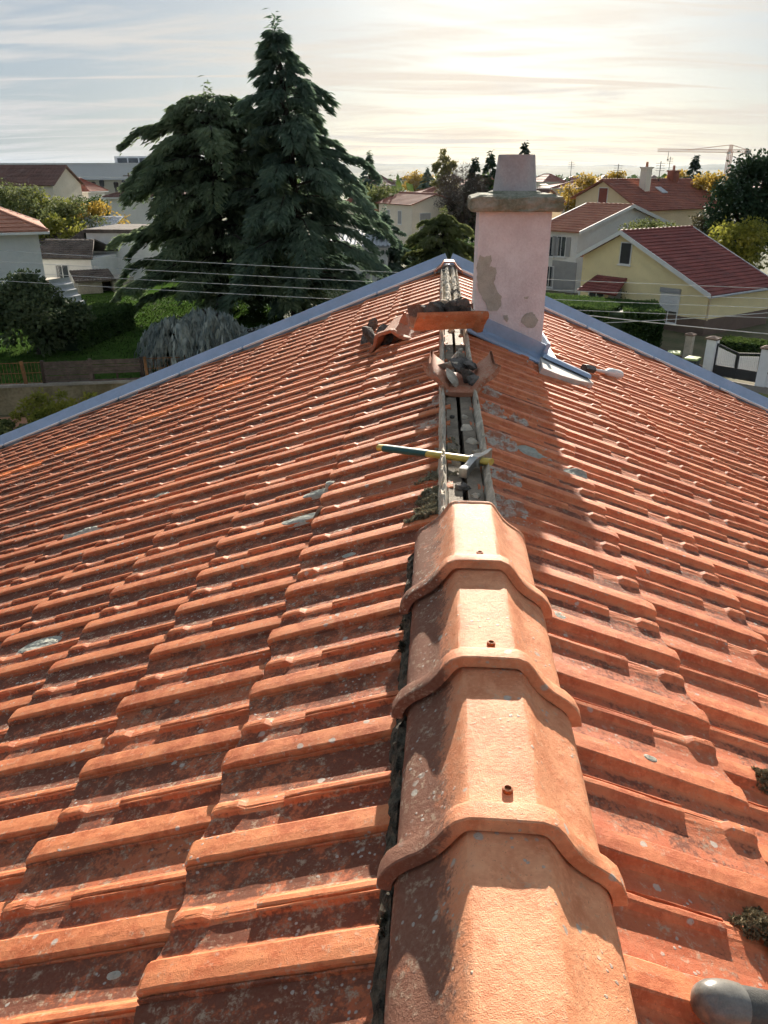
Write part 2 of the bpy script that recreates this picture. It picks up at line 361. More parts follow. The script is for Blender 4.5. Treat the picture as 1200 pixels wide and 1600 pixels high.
def tile_mesh(name, L, head, full, seed, lod, mat):
    r = random.Random(seed)
    n0, n1 = L-.165, L-.072
    us = [-head]
    if full: us += [-head+.030, -head+.031]
    else: us += [-.012, 0.0]
    k = 1 if lod else 8
    a0 = us[-1]
    us += [a0+(n0-.004-a0)*i/k for i in range(1, k+1)]
    us += [n0+.001] + ([] if lod else [(n0+n1)/2]) + [n1-.012, n1+.001] + ([] if lod else [L-.045]) + [L-.026, L-.010, L-.002]
    idx = range(len(PROF)) if not lod else [0, 1, 2, 3, 5, 6, 8, 9, 10, 12, 14, 15, 16, 18, 19, 20, 21, 23, 24, 25, 27, 29, 30]
    idx = list(idx); V = []; F = []; pan = []
    for iu, u in enumerate(us):
        for j in idx:
            v, h, mid = PROF[j]; hh = h
            if mid:
                if n0 < u < n1-.005: hh = NOTCH[j]
                elif u >= n1-.005: hh = NUB[j]*(.55 if (u < n1) else 1)
                if n0 < u < n1-.02: hh += r.uniform(-.0008, .0008)
                if full and u < -head+.0305: hh = .004
            if full is False and u < -.005: hh = min(hh, .003)
            e = L-u
            if (j <= 11 or mid) and e < .028 and hh > .006:
                hh = .006+(hh-.006)*(.96 if e > .02 else .84 if e > .006 else .52)
            du = 0.0
            if u > L-.04: du = .010*math.cos(2*math.pi*(v-.03)/(TW))-.004
            if not lod:
                hh += r.uniform(-.0005, .0005)
                if j in (2, 3, 4, 5, 17, 18, 21) and r.random() < .22: hh -= r.uniform(.0005, .0028)
                v += r.uniform(-.0005, .0005)
            z = hh + LIFT*u/L
            V.append((u+du, -v, z)); pan.append(1.0 if (12 <= j <= 14 or j >= 26) else (.35 if mid and n0 < u < n1 else .75 if j <= 3 or j in (15, 16) else 0.0))  # shade of the lip and middle-rib faces added to the channel grime
    n = len(idx)
    for a in range(len(us)-1):
        for i in range(n-1): F.append((a*n+i, a*n+i+1, (a+1)*n+i+1, (a+1)*n+i))
    b = len(V); a = (len(us)-1)*n     # nose skirt
    for i in range(n):
        x, y, z = V[a+i]; V.append((x+.001, y, z-.020 if PROF[idx[i]][1] < .006 else LIFT-.016)); pan.append(.2)
    for i in range(n-1): F.append((a+i, a+i+1, b+i+1, b+i))
    me = bpy.data.meshes.new(name); me.from_pydata(V, [], [f[::-1] for f in F]); me.update()
    # faces must look up
    if me.polygons[n*3].normal.z < 0: me.flip_normals()
    at_ = me.attributes.new('pan', 'FLOAT', 'POINT'); at_.data.foreach_set('value', pan)
    me.materials.append(mat); return me

def tile_matrix(side, n, y0, jit=None):
    u, y, nn, c = frame(side)
    xe = XE0+GH*n; L = LEN(side); S = SL if side < 0 else SR
    o = Vector((side*xe, y0, RZ-S*xe)) + nn*BASE_OFF - u*L
    Mx = Matrix(((u.x, y.x, nn.x, o.x), (u.y, y.y, nn.y, o.y), (u.z, y.z, nn.z, o.z), (0, 0, 0, 1)))
    if jit:
        Mx = Mx @ Matrix.Translation((jit.uniform(-.004, .004), jit.uniform(-.0015, .0015), jit.uniform(-.001, .002))) @ Matrix.Rotation(jit.uniform(-.006, .006), 4, 'Z') @ Matrix.Rotation(jit.uniform(-.006, .006), 4, 'Y')
    return Mx
Y0L, Y0R = .742, 1.284
def roof_surf(side, x, y):     # point on the tile surface above plan position
    S = SL if side < 0 else SR; ax = abs(x); n = max(0, math.ceil((ax-XE0)/GH)); L = LEN(side)
    u, yy, nn, c = frame(side)
    uu = L - (XE0+GH*n-ax)/c
    off = .5*TW if n % 2 else 0
    v = ((y-Y0L-off) if side < 0 else (Y0R+off-y)) % TW
    mid = False; h = 0
    for (v0, h0, m0), (v1, h1, m1) in zip(PROF, PROF[1:]):
        if v0 <= v <= v1: h = h0+(h1-h0)*(v-v0)/max(1e-6, v1-v0); mid = m0 or m1
    if mid and uu > L-.165: h = .009 if uu < L-.072 else .02
    return Vector((x, y, RZ-S*ax)) + nn*(BASE_OFF+h+LIFT*uu/L)

meshes = {}
for s, mk in ((-1, 'tile_l'), (1, 'tile_r')):
    for var in range(5):
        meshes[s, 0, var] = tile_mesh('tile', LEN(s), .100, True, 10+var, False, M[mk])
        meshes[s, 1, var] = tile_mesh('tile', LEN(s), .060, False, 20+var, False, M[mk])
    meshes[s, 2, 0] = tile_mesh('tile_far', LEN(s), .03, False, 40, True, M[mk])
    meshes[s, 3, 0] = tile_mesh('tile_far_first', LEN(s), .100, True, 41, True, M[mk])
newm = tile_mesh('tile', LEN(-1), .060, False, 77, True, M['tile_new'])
spots = []
for s in (-1, 1):
    for n in range(17):
        off = .5*TW if n % 2 else 0
        base = (Y0L if s < 0 else Y0R) + off
        for i in range(-12, 50):
            y0 = base+i*TW; yc = y0 + (TW/2 if s < 0 else -TW/2)
            if yc < YSTART or yc > YEND-.02: continue
            xc = s*(XE0+GH*n-GH*.5); S = SL if s < 0 else SR
            P = Vector((xc, yc, RZ-S*abs(xc))); px, py, dd = project(P)
            vis = dd > .2 and -130 < px < 1330 and 300 < py < 1760
            spots.append((vis, dd, s, n, i, y0))
spots.sort(key=lambda t: (not t[0], t[1]))
NEWROW = {}
stuff = {-1: [], 1: []}
for rank, (vis, dd, s, n, i, y0) in enumerate(spots):
    jit = random.Random(rank*13+5)
    Mx = tile_matrix(s, n, y0, jit)
    if rank < 300 and vis:
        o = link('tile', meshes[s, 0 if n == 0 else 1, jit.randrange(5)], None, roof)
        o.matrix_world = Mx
    else: stuff[s].append((Mx, meshes[s, 3 if n == 0 else 2, 0], jit.random(), (s, n, i)))
def join_tiles(lst, name, mat):
    V = []; F = []; Pn = []; Rn = []; b = 0
    cache = {}
    for Mx, me, rd, key in lst:
        if me.name not in cache:
            co = np.empty(len(me.vertices)*3); me.vertices.foreach_get('co', co)
            pn = np.empty(len(me.vertices)); me.attributes['pan'].data.foreach_get('value', pn)
            fs = np.empty(len(me.loops), int); me.loops.foreach_get('vertex_index', fs)
            cache[me.name] = (co.reshape(-1, 3), pn, fs)
        co, pn, fs = cache[me.name]; A = np.array(Mx)
        V.append(co @ A[:3, :3].T + A[:3, 3]); F.append(fs+b); Pn.append(pn); Rn.append(np.full(len(pn), rd)); b += len(pn)
    return quads(name, np.concatenate(V), np.concatenate(F), 4, mat, roof, dict(pan=np.concatenate(Pn), rnd=np.concatenate(Rn)))
def quads(name, V, idx, k, mat, parent=None, attrs=None, smooth=False):
    me = bpy.data.meshes.new(name); me.vertices.add(len(V)); me.vertices.foreach_set('co', np.ascontiguousarray(V, dtype=np.float32).ravel())
    nf = len(idx)//k; me.loops.add(len(idx)); me.loops.foreach_set('vertex_index', np.asarray(idx, dtype=np.int32).ravel())
    me.polygons.add(nf); me.polygons.foreach_set('loop_start', np.arange(0, nf*k, k, dtype=np.int32)); me.polygons.foreach_set('loop_total', np.full(nf, k, dtype=np.int32))
    me.polygons.foreach_set('use_smooth', np.full(nf, smooth))
    for nm, a in (attrs or {}).items():
        t = me.attributes.new(nm, 'FLOAT', 'POINT'); t.data.foreach_set('value', np.asarray(a, dtype=np.float32))
    me.update(calc_edges=True); me.validate()
    return link(name, me, mat, parent)
# the band of brighter tiles that runs down the left slope
NY = onY = gd(0, 742, RZ-SL*5.4).y
newl = [t for t in stuff[-1] if abs((t[0].translation.y) - 6.60) < TW*.501]
stuff[-1] = [t for t in stuff[-1] if not abs((t[0].translation.y) - 6.60) < TW*.501]
for s, nm, mk in ((-1, 'far_tiles', 'tile_l'), (1, 'far_tiles', 'tile_r')):
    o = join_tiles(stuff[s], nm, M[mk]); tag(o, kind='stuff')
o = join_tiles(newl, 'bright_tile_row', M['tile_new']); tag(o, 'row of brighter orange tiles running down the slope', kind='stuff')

# ---- ridge tiles
CAPP = [(0, 0), (.028, 0), (.050, -.0005), (.0565, -.0035), (.064, -.012), (.078, -.033), (.092, -.051), (.108, -.066), (.124, -.077), (.140, -.088), (.152, -.100), (.159, -.114), (.161, -.128)]
def cap_section(off):
    half = []
    for i, (x, z) in enumerate(CAPP):
        a = CAPP[max(i-1, 0)]; b = CAPP[min(i+1, len(CAPP)-1)]
        tx, tz = b[0]-a[0], b[1]-a[1]; l = math.hypot(tx, tz); nx, nz = -tz/l, tx/l
        if i == 0: nx, nz = 0, 1
        half.append((x+nx*off, z+nz*off))
    return [(-x, z) for x, z in half[:0:-1]] + half
def cap_mesh(seed, length=.425, collar=True, rim=True, ragged=0.0, wscale=1.0):
    r = random.Random(seed); mb = MB()
    st = ([(0, .0245), (.003, .0262), (.028, .0262), (.036, .0245), (.050, .0095), (.060, .0010)] if collar else [(0, 0), (.03, 0)])
    k = 9
    st += [(.066+(length-.081)*i/k, 0) for i in range(0 if collar else 1, k+1)]
    st += [(length-.010, .0025 if rim else 0), (length-.002, .0030 if rim else 0), (length, .001)]
    rings = []
    for i, (y, off) in enumerate(st):
        rings.append([Vector((x*wscale+r.uniform(-.0007, .0007), y + (r.uniform(-ragged, ragged) if y in (0, length) else 0), z+r.uniform(-.0006, .0006))) for x, z in cap_section(off)])
    inner = [[Vector((x*wscale, y, z)) for x, z in cap_section(off-(.0205 if y < .04 and collar else .014))] for y, off in ((st[0][0], st[0][1]), (.05, .0), (length, .001))]
    n = len(rings[0])
    mb.loft(rings, False, False); mb.loft(inner, False, False)
    b2 = len(rings)*n
    F = []
    for i in range(n-1):
        F.append((i, i+1, b2+i+1, b2+i)); e = (len(rings)-1)*n; e2 = b2+2*n; F.append((e+i, e+i+1, e2+i+1, e2+i))
    mb.f += F
    me = mb.mesh('ridge_tile'); me.shade_smooth(); me.set_sharp_from_angle(angle=R(24))
    pn = me.attributes.new('pan', 'FLOAT', 'POINT'); pn.data.foreach_set('value', [max(0.0, min(1.0, (-v.co.x-.045)/.06))*.9 for v in me.vertices]); return me
CAPZ = RZ+.070
for i in range(4):
    y = .427+.40*i
    o = link('ridge_tile', cap_mesh(60+i), M['cap'], house)
    o.location = (random.uniform(-.004, .004)+.004, y, CAPZ - .002); o.rotation_euler = (R(-.4), 0, R(random.uniform(-.8, .8)))
    if i:
        m = MB(); x = .008; yy = .085
        m.lathe([(.0035, -.01), (.0075, -.004), (.0085, .004), (.0085, .009), (.0055, .010), (.0045, .006)], 10, (x, yy, .002))
        q = m.build('screw', M['screw'], o, 40); q.rotation_euler = (R(-3), R(2), 0)

# ---- bumpy crusts that follow the tiles
def crust(name, side, cx, cyy, rx, ry, th, mat, parent, seed, rough=.4, rings=7, seg=18, sink=.004):
    r = random.Random(seed); V = []; F = []
    rad = [1+r.uniform(-rough, rough)*.6 for _ in range(seg)]
    rad = [(rad[i-1]+2*rad[i]+rad[(i+1) % seg])/4 for i in range(seg)]
    s = side or (1 if cx > 0 else -1)
    P0 = roof_surf(s, cx, cyy); V.append(P0+Vector((0, 0, th)))
    for k in range(1, rings+1):
        t = k/rings
        for i in range(seg):
            a = 2*math.pi*i/seg; x = cx+rx*rad[i]*t*math.cos(a); y = cyy+ry*rad[i]*t*math.sin(a)
            p = roof_surf(s, x, y); h = th*(1-t**3)*r.uniform(1-rough, 1+rough) - (sink if k == rings else 0)
            V.append(p+Vector((0, 0, h)))
    F = [(0, 1+i, 1+(i+1) % seg) for i in range(seg)]
    for k in range(rings-1):
        for i in range(seg):
            j = (i+1) % seg; a = 1+k*seg; b = a+seg; F.append((a+i, b+i, b+j, a+j))
    mb = MB(); mb.add(V, F); o = mb.build(name, mat, parent); return o
def onroof(u, v, side):
    q = ray(u, v); S = SL if side < 0 else SR
    k = (RZ-.03-S*side*CAM.x-CAM.z)/(q.z+S*side*q.x); return CAM+q*k
for i, (u, v, s, rx, ry, mt) in enumerate([
        (126, 836, -1, .12, .055, 'lichen'), (468, 812, -1, .095, .055, 'lichen'), (495, 772, -1, .07, .04, 'lichen'), (58, 1008, -1, .085, .045, 'lichen'),
        (250, 775, -1, .05, .03, 'lichen'), (880, 967, 1, .020, .020, 'lichen'), (1018, 1086, 1, .012, .012, 'lichen_pale'), (1018, 1195, 1, .013, .009, 'lichen_pale'),
        (443, 1458, -1, .0165, .019, 'lichen_pale'), (498, 1447, -1, .0150, .016, 'lichen_pale'), (360, 1386, -1, .011, .010, 'lichen_pale'), (528, 1452, -1, .007, .010, 'moss_black'),
        (320, 1532, -1, .015, .010, 'lichen'), (420, 943, -1, .020, .012, 'lichen'), (540, 868, -1, .022, .014, 'lichen'), (162, 1518, -1, .014, .008, 'lichen_pale'),
        (832, 708, 1, .10, .05, 'lichen'), (905, 748, 1, .07, .04, 'lichen')]):
    P = onroof(u, v, s); crust('lichen_patch', s, P.x, P.y, rx*(1.15 if rx < .03 else 1), ry*(1.15 if rx < .03 else 1), .0018 if rx < .03 else .009, M[mt], house, 300+i, .25, sink=.001)
# black moss and mortar seam along both feet of the ridge tiles
def seam(name, x0, w0, y0, y1, z_off, mat, seed, amp=.5, n=60, hh=.03):
    r = random.Random(seed); mb = MB(); rings = []
    side = 1 if x0 > 0 else -1; wl = w0; ww = 1.0
    for k in range(n+1):
        y = y0+(y1-y0)*k/n; ww = .6*ww+.4*r.uniform(1-amp, 1+amp); S = SL if side < 0 else SR
        ring = []
        for a in range(7):
            t = a/6; x = x0+side*(t-.5)*w0*ww*2
            z = RZ-S*abs(x)+z_off+math.sin(math.pi*t)*hh*r.uniform(.65, 1.25) - (.02 if a in (0, 6) else 0)
            ring.append(Vector((x, y+r.uniform(-.3, .3)*(y1-y0)/n, z)))
        rings.append(ring)
    mb.loft(rings, False, False); return mb.build(name, M[mat], house)
seam('moss_seam', -.158, .022, .30, 2.0, -.045, 'moss_black', 501, .75, 130, .034)
seam('mortar_bed', -.135, .028, .30, 2.04, -.052, 'mortar_dark', 502, .3, 60, .04)
seam('mortar_bed', .140, .026, .30, 2.06, -.050, 'mortar_dark', 503, .4, 90, .04)
seam('moss_seam', .162, .010, .30, 2.0, -.045, 'moss_black', 504, .8, 130, .026)

# open ridge: mortar edging, boards
seam('mortar_bed', -.078, .017, 2.0, YEND-.05, -.040, 'mortar', 505, .35, 200, .058)
seam('mortar_bed', .082, .018, 2.0, YEND-.05, -.040, 'mortar', 506, .45, 200, .058)
for x0, x1, dz in ((-.058, -.010, 0), (.008, .060, .004)):
    y = 1.6
    while y < YEND-.3:
        l = random.uniform(1.4, 2.0); m = MB()
        m.box(x0, x1, y, min(y+l-.006, YEND-.12), RZ-.14, RZ-.062+dz+random.uniform(-.004, .004)); m.build('ridge_board', M['board'], house); y += l
m = MB(); m.box(-.10, .10, 1.6, YEND-.1, RZ-.22, RZ-.16); m.build('ridge_beam', M['wood_dark'], house)
for k in range(46):     # crumbs of mortar left on the boards
    y = random.uniform(2.1, 8.8); x = random.choice((-1, 1))*random.uniform(.012, .07)
    if y < 6 and random.random() < .4: continue
    m = MB(); rr = random.uniform(.008, .026) if y < 6.5 else random.uniform(.02, .045)
    m.lathe([(rr*.7, -.012), (rr, 0), (rr*.75, rr*.5), (rr*.25, rr*.75)], 7)
    m.v = [(a*random.uniform(.7, 1.3), b*random.uniform(.8, 1.6), c*random.uniform(.7, 1.3)) for a, b, c in m.v]
    o = m.build('mortar_lump', M['mortar'] if random.random() < .75 else M['mortar_dark'], house); o.location = (x, y, RZ-.058+ (.03 if y > 6.5 else 0)); o.rotation_euler = (0, 0, random.random()*6)
# cement smears on the first course of the right slope
for i, (u, v, rx, ry) in enumerate([(775, 640, .07, .10), (790, 690, .09, .10), (795, 745, .08, .10), (800, 790, .09, .08), (770, 610, .06, .1), (812, 655, .06, .07), (668, 660, .09, .10), (680, 625, .06, .09)]):
    P = onroof(u, v, 1 if u > 720 else -1); crust('cement_smear', 1 if u > 720 else -1, P.x, P.y, rx, ry, .006, M['smear'], house, 600+i, .6, 8, 24, .008)

# last old ridge tile at the gable with mortar
o = link('ridge_tile', cap_mesh(90, .22, False, False, .012), M['cap_old'], house); o.location = (0, YEND-.30, RZ+.055); o['label'] = 'broken old ridge tile left at the gable end'
seam('mortar_bed', -.03, .035, 6.4, YEND-.2, -.03, 'mortar', 507, .6, 70, .045)
seam('mortar_bed', .045, .03, 6.4, YEND-.2, -.03, 'mortar', 508, .6, 70, .045)

# zinc verge flashing, lapped pieces
for s in (-1, 1):
    u, yv, nn, c = frame(s); S = SL if s < 0 else SR
    ln = (XEV+.1)/c; k = 0; t = 0.0
    while t < ln:
        l = .86; t1 = min(t+l+.03, ln); m = MB(); lift = .002*(k % 2)
        def pt(tt, y, h): return Vector((0, y, RZ)) + u*tt + nn*(h+lift)
        sec = [(YEND-.135, .004), (YEND-.130, .012), (YEND-.035, .010), (YEND+.045, .105), (YEND+.06, .118), (YEND+.085, .112), (YEND+.09, .09), (YEND+.09, -.10), (YEND+.075, -.10), (YEND+.07, .09), (YEND-.03, -.018), (YEND-.135, -.020)]
        m.loft([[pt(tt, y, h) for y, h in sec] for tt in (t, t1)]); m.build('verge_flashing', M['zinc'], house)
        m = MB(); sec = [(YEND-.165, .002), (YEND-.165, .020), (YEND-.120, .024), (YEND-.120, .013)]
        m.loft([[pt(tt, y+ (0.016*(tt-t)/l), h) for y, h in sec] for tt in (t+.01, t1-.04)]); m.build('flashing_edge', M['zinc_lit'], house)
        t += l; k += 1

# ---- chimney
CY0, CX0, CX1, CD = 5.50, .148, .627, .50
chim = MB(); rr = random.Random(3)
rings = []
for k in range(13):
    z = 6.6+(8.775-6.6)*k/12; ring = []
    for (x, y) in [(CX0, CY0), ((CX0+CX1)/2, CY0), (CX1, CY0), (CX1, CY0+CD/2), (CX1, CY0+CD), ((CX0+CX1)/2, CY0+CD), (CX0, CY0+CD), (CX0, CY0+CD/2)]:
        ring.append(Vector((x-.012*(1-k/12)*(x < .3)+rr.uniform(-.003, .003), y+rr.uniform(-.002, .002), z)))
    rings.append(ring)
chim.loft(rings); chimney = chim.build('chimney', M['render'], house)
chimney['label'] = 'pale pink rendered chimney with grey bare patches'
def face_patch(name, pix, y, mat, parent, th=.003, sub=3, jit=.004):
    P = [at(a, b, y) for a, b in pix]; pts = []
    for i, p in enumerate(P):
        q = P[(i+1) % len(P)]
        for k in range(sub): pts.append(p.lerp(q, k/sub)+Vector((rr.uniform(-jit, jit), 0, rr.uniform(-jit, jit))))
    m = MB(); n = len(pts)
    m.add([Vector((p.x, y, p.z)) for p in pts]+[Vector((p.x, y+th*4, p.z)) for p in pts], [tuple(range(n)), tuple(range(2*n-1, n-1, -1))]+[(i, i+n, (i+1) % n+n, (i+1) % n) for i in range(n)])
    return m.build(name, mat, parent)
YP = CY0-.0055
face_patch('bare_patch', [(749, 398), (757, 402), (767, 399), (769, 408), (764, 416), (775, 418), (776, 428), (772, 441), (777, 455), (784, 463), (783, 477), (777, 486), (764, 486), (759, 476), (754, 466), (748, 457), (746, 440), (745, 420)], YP, M['bare'], chimney)
face_patch('bare_patch', [(822, 490), (830, 487), (836, 492), (841, 500), (838, 508), (831, 513), (824, 512), (814, 504), (816, 496)], YP, M['bare'], chimney)
face_patch('bare_patch', [(787, 493), (793, 492), (795, 499), (792, 504), (787, 499)], YP, M['bare'], chimney, jit=.002)
face_patch('bare_patch', [(819, 464), (826, 463), (825, 467), (819, 467)], YP, M['bare'], chimney, jit=.002)
m = MB(); rings = []
for z, e in ((8.772, .046), (8.775, .058), (8.795, .062), (8.820, .062), (8.845, .062), (8.860, .057), (8.868, .03), (8.876, .0)):
    ring = []
    for (x, y) in [(k/9, 0) for k in range(9)]+[(1, k/9) for k in range(9)]+[(1-k/9, 1) for k in range(9)]+[(0, 1-k/9) for k in range(9)]:
        ring.append(Vector((CX0+(CX1-CX0)*x+(x-.5)*2*e+rr.uniform(-.005, .005), CY0+CD*y+(y-.5)*2*e+rr.uniform(-.007, .007), z+rr.uniform(-.005, .005))))
    rings.append(ring)
m.loft(rings); m.build('cap_slab', M['slab'], chimney)
m = MB(); cx, cyy = CX0+(CX1-CX0)*.51, CY0+CD*.5
m.lathe([(.158, 8.862), (.156, 8.885), (.147, 8.90), (.125, 9.10), (.122, 9.118), (.105, 9.118), (.115, 8.9)], 36, (cx, cyy, 0)); m.build('chimney_pot', M['pot'], chimney, 40)
m = MB(); m.lathe([(.20, 8.855), (.185, 8.884), (.16, 8.896)], 24, (cx, cyy, 0)); m.build('mortar_collar', M['slab'], chimney, 50)
# chimney flashing in zinc
u, yv, nn, c = frame(1)
def rp(x, y, h): return Vector((x, y, RZ-SR*x)) + nn*h
m = MB(); m.loft([[rp(x, CY0-.012, .10), rp(x, CY0-.016, .02), rp(x, CY0-.05, .006), rp(x, CY0-.13, .000), rp(x, CY0-.155, -.012), rp(x, CY0-.155, -.022), rp(x, CY0+.01, -.01), rp(x, CY0+.01, .10)] for x in (CX0-.09, CX0+.1, .40, CX1+.02)])
m.build('apron_flashing', M['zinc'], chimney)
m = MB(); m.loft([[rp(CX1+.012, y, .12), rp(CX1+.020, y, .03), rp(CX1+.10, y, .012), rp(CX1+.13, y, .02), rp(CX1+.14, y, .0), rp(CX1-.01, y, -.01), rp(CX1-.01, y, .12)] for y in (CY0-.05, CY0+.3, CY0+CD+.1)])
m.build('side_flashing', M['zinc'], chimney)
m = MB(); m.loft([[rp(x, CY0-.02-.02*(x-CX1), .046), rp(x, CY0-.10-.03*(x-CX1), .050), rp(x, CY0-.13-.03*(x-CX1), .03), rp(x, CY0-.02, .02)] for x in (CX1-.01, CX1+.1, CX1+.25, CX1+.33)])
m.build('rolled_flashing', M['zinc'], chimney, 40)
P = onroof(872, 588, 1)
pts = [onroof(a, b, 1) for a, b in [(840, 566), (868, 572), (898, 584), (923, 608), (900, 604), (872, 596), (842, 584)]]
m = MB(); n = len(pts); m.add([p+nn*.045 for p in pts]+[p+nn*.005 for p in pts], [tuple(range(n)), tuple(range(2*n-1, n-1, -1))]+[(i, i+n, (i+1) % n+n, (i+1) % n) for i in range(n)])
m.build('cement_fillet', M['cement'], chimney)

# ================================================================== LOOSE THINGS ON THE ROOF
def lump_mesh(seed, r0, flat=.6):
    r = random.Random(seed); bm = bmesh.new(); bmesh.ops.create_icosphere(bm, subdivisions=2, radius=r0)
    ax = [Vector((r.uniform(-1, 1), r.uniform(-1, 1), r.uniform(-1, 1))).normalized() for _ in range(7)]
    for v in bm.verts:
        k = 1.0
        for a in ax:
            dd = v.co.normalized().dot(a)
            if dd > .42: k = min(k, .46/dd)
        v.co *= k*1.35*r.uniform(.90, 1.08); v.co.z *= flat*.75; v.co.x *= 1.3
    me = bpy.data.meshes.new('mortar_chunk'); bm.to_mesh(me); bm.free(); return me
# roofer's hammer
hm = empty('hammer', gd(680, 712, RZ-.01)); A = gd(592, 699, RZ-.075); B = gd(762, 721, RZ-.01)
hm.location = B; loc = A-B; L_ = loc.length; dirn = loc.normalized()
tag(hm, 'hammer with yellow and dark green handle lying across the open ridge', 'hammer')
def oval(mb, t0, t1, r0, r1, n=12, k=4):
    side = Vector((0, 0, 1)).cross(dirn).normalized(); upv = dirn.cross(side)
    rings = []
    for i in range(k+1):
        t = t0+(t1-t0)*i/k; r = r0+(r1-r0)*i/k
        rings.append([dirn*(t*L_) + side*(math.cos(a*2*math.pi/n)*r*1.25) + upv*(math.sin(a*2*math.pi/n)*r*.85) for a in range(n)])
    mb.loft(rings); return mb
oval(MB(), -.03, .02, .0145, .0150).build('handle_top', M['yellow_grip'], hm, 50)
oval(MB(), .02, .52, .0135, .0150).build('handle', M['yellow_grip'], hm, 50)
oval(MB(), .52, .94, .0160, .0165).build('grip', M['green_grip'], hm, 50)
oval(MB(), .94, 1.0, .0165, .0145).build('handle_end', M['yellow_grip'], hm, 50)
side = Vector((0, 0, 1)).cross(dirn).normalized(); upv = dirn.cross(side)
if side.y > 0: side = -side
hd = MB(); c0 = dirn*(.085*L_)
def hring(t, hw, hh, drop=0): return [c0+side*t+dirn*(a*hw)+Vector((0, 0, b*hh-drop)) for a, b in ((-1, -1), (1, -1), (1, 1), (-1, 1))]
hd.loft([hring(-.085, .006, .020, -.004), hring(-.045, .012, .016), hring(-.020, .022, .020), hring(.022, .022, .020), hring(.030, .015, .014), hring(.062, .014, .013, .016), hring(.070, .018, .017, .020), hring(.088, .018, .017, .026)])
hd.build('head', M['steel'], hm, 35)

# upturned ridge tile sitting in the open ridge
def loose_cap(label, loc, rot, seed, length=.40, mat='cap_old', collar=True):
    o = link('ridge_tile', cap_mesh(seed, length, collar, False, .008), M[mat]); o.location = loc; o.rotation_euler = rot
    return tag(o, label, 'roof tile', 'loose ridge tiles')
P = gd(720, 612, RZ-.035)
loose_cap('upturned old ridge tile filled with mortar, in the open ridge', (P.x, P.y, RZ-.035), (R(2), R(180), R(-1)), 701, .40).location.x = P.x
for k, (dx, dy, dz, r0) in enumerate([(-.035, .09, .055, .045), (.03, .12, .060, .05), (.0, .20, .07, .055), (-.06, .22, .08, .04), (.06, .24, .085, .045), (.02, .31, .085, .05), (-.03, .33, .09, .045), (.055, .06, .06, .03)]):
    o = link('mortar_chunk', lump_mesh(710+k, r0), M['mortar'] if k % 3 == 0 else M['mortar_dark']); o.location = (P.x+dx, P.y+dy, RZ-.035+dz-.01); o.rotation_euler = (random.random(), random.random(), random.random()*6)
    tag(o, 'rough mortar chunk lying inside the upturned ridge tile', 'rubble', 'mortar chunks in the upturned ridge tile')
# crosswise upturned ridge tile with debris
P1 = gd(642, 537, RZ-.05); P2 = gd(750, 533, RZ-.05)
mid = (P1+P2)/2; ang = math.atan2(P2.y-P1.y, P2.x-P1.x)
o = link('ridge_tile', cap_mesh(720, (P2-P1).length, True, False, .005), M['cap']); o.location = (P2.x, P2.y+.13, RZ+.030)
o.rotation_euler = Matrix.Rotation(ang+R(90), 4, 'Z').to_euler(); o.matrix_world = Matrix.Translation((P2.x, P2.y+.15, RZ+.012)) @ Matrix.Rotation(ang+R(90), 4, 'Z') @ Matrix.Rotation(R(180), 4, 'Y')
tag(o, 'clean orange ridge tile upturned and laid crosswise beside the chimney', 'roof tile', 'loose ridge tiles')
for k in range(9):
    t = .25+.6*random.random(); q = P1.lerp(P2, t)
    o = link('mortar_chunk', lump_mesh(730+k, random.uniform(.05, .085), .5), M['mortar_dark'] if k % 4 else M['mortar']); o.location = (q.x, q.y+.15+random.uniform(-.05, .08), RZ+.085+.045*math.sin(math.pi*(t-.2)/.7)+random.uniform(-.02, .03)); o.rotation_euler = (random.random(), random.random(), random.random()*6)
    tag(o, 'grey mortar chunk heaped in the crosswise ridge tile', 'rubble', 'mortar chunks in the crosswise ridge tile')
# broken piece on the left slope
u, yv, nn, c = frame(-1); P = onroof(600, 548, -1)
tilt = Matrix.Rotation(math.atan(SL), 4, 'Y')
o = loose_cap('broken mortar-crusted ridge tile lying on the left slope', P, (0, 0, 0), 741, .36)
o.matrix_world = Matrix.Translation(Vector((P.x, P.y+.02, P.z+.105))) @ Matrix.Rotation(-math.atan(SL), 4, 'Y') @ Matrix.Rotation(R(-20), 4, 'Z') @ Matrix.Rotation(R(6), 4, 'X')
for k, (a, b, dz, r0) in enumerate([(585, 540, .05, .08), (605, 538, .04, .07), (575, 535, .05, .06), (618, 530, .04, .05), (590, 528, .10, .06)]):
    q = onroof(a, b, -1)
    oo = link('mortar_chunk', lump_mesh(750+k, r0, .7), M['mortar_dark']); oo.location = q+nn*dz; oo.rotation_euler = (random.random(), random.random(), random.random()*6)
    tag(oo, 'dark mortar chunk around the broken ridge tile on the left slope', 'rubble', 'mortar chunks on the left slope')
q = onroof(628, 530, -1); m = MB()
m.loft([[q+Vector((x*.8*sc+dx, y, z)) for x, y in ((-.05, 0), (.05, .02), (.06, .05), (-.04, .03))] for sc, z, dx in ((1, -.01, 0), (.9, .08, 0), (.55, .15, .01), (.12, .19, .02))])
tag(m.build('tile_shard', M['cap_old']), 'upright pointed tile shard beside the broken ridge tile', 'tile shard')
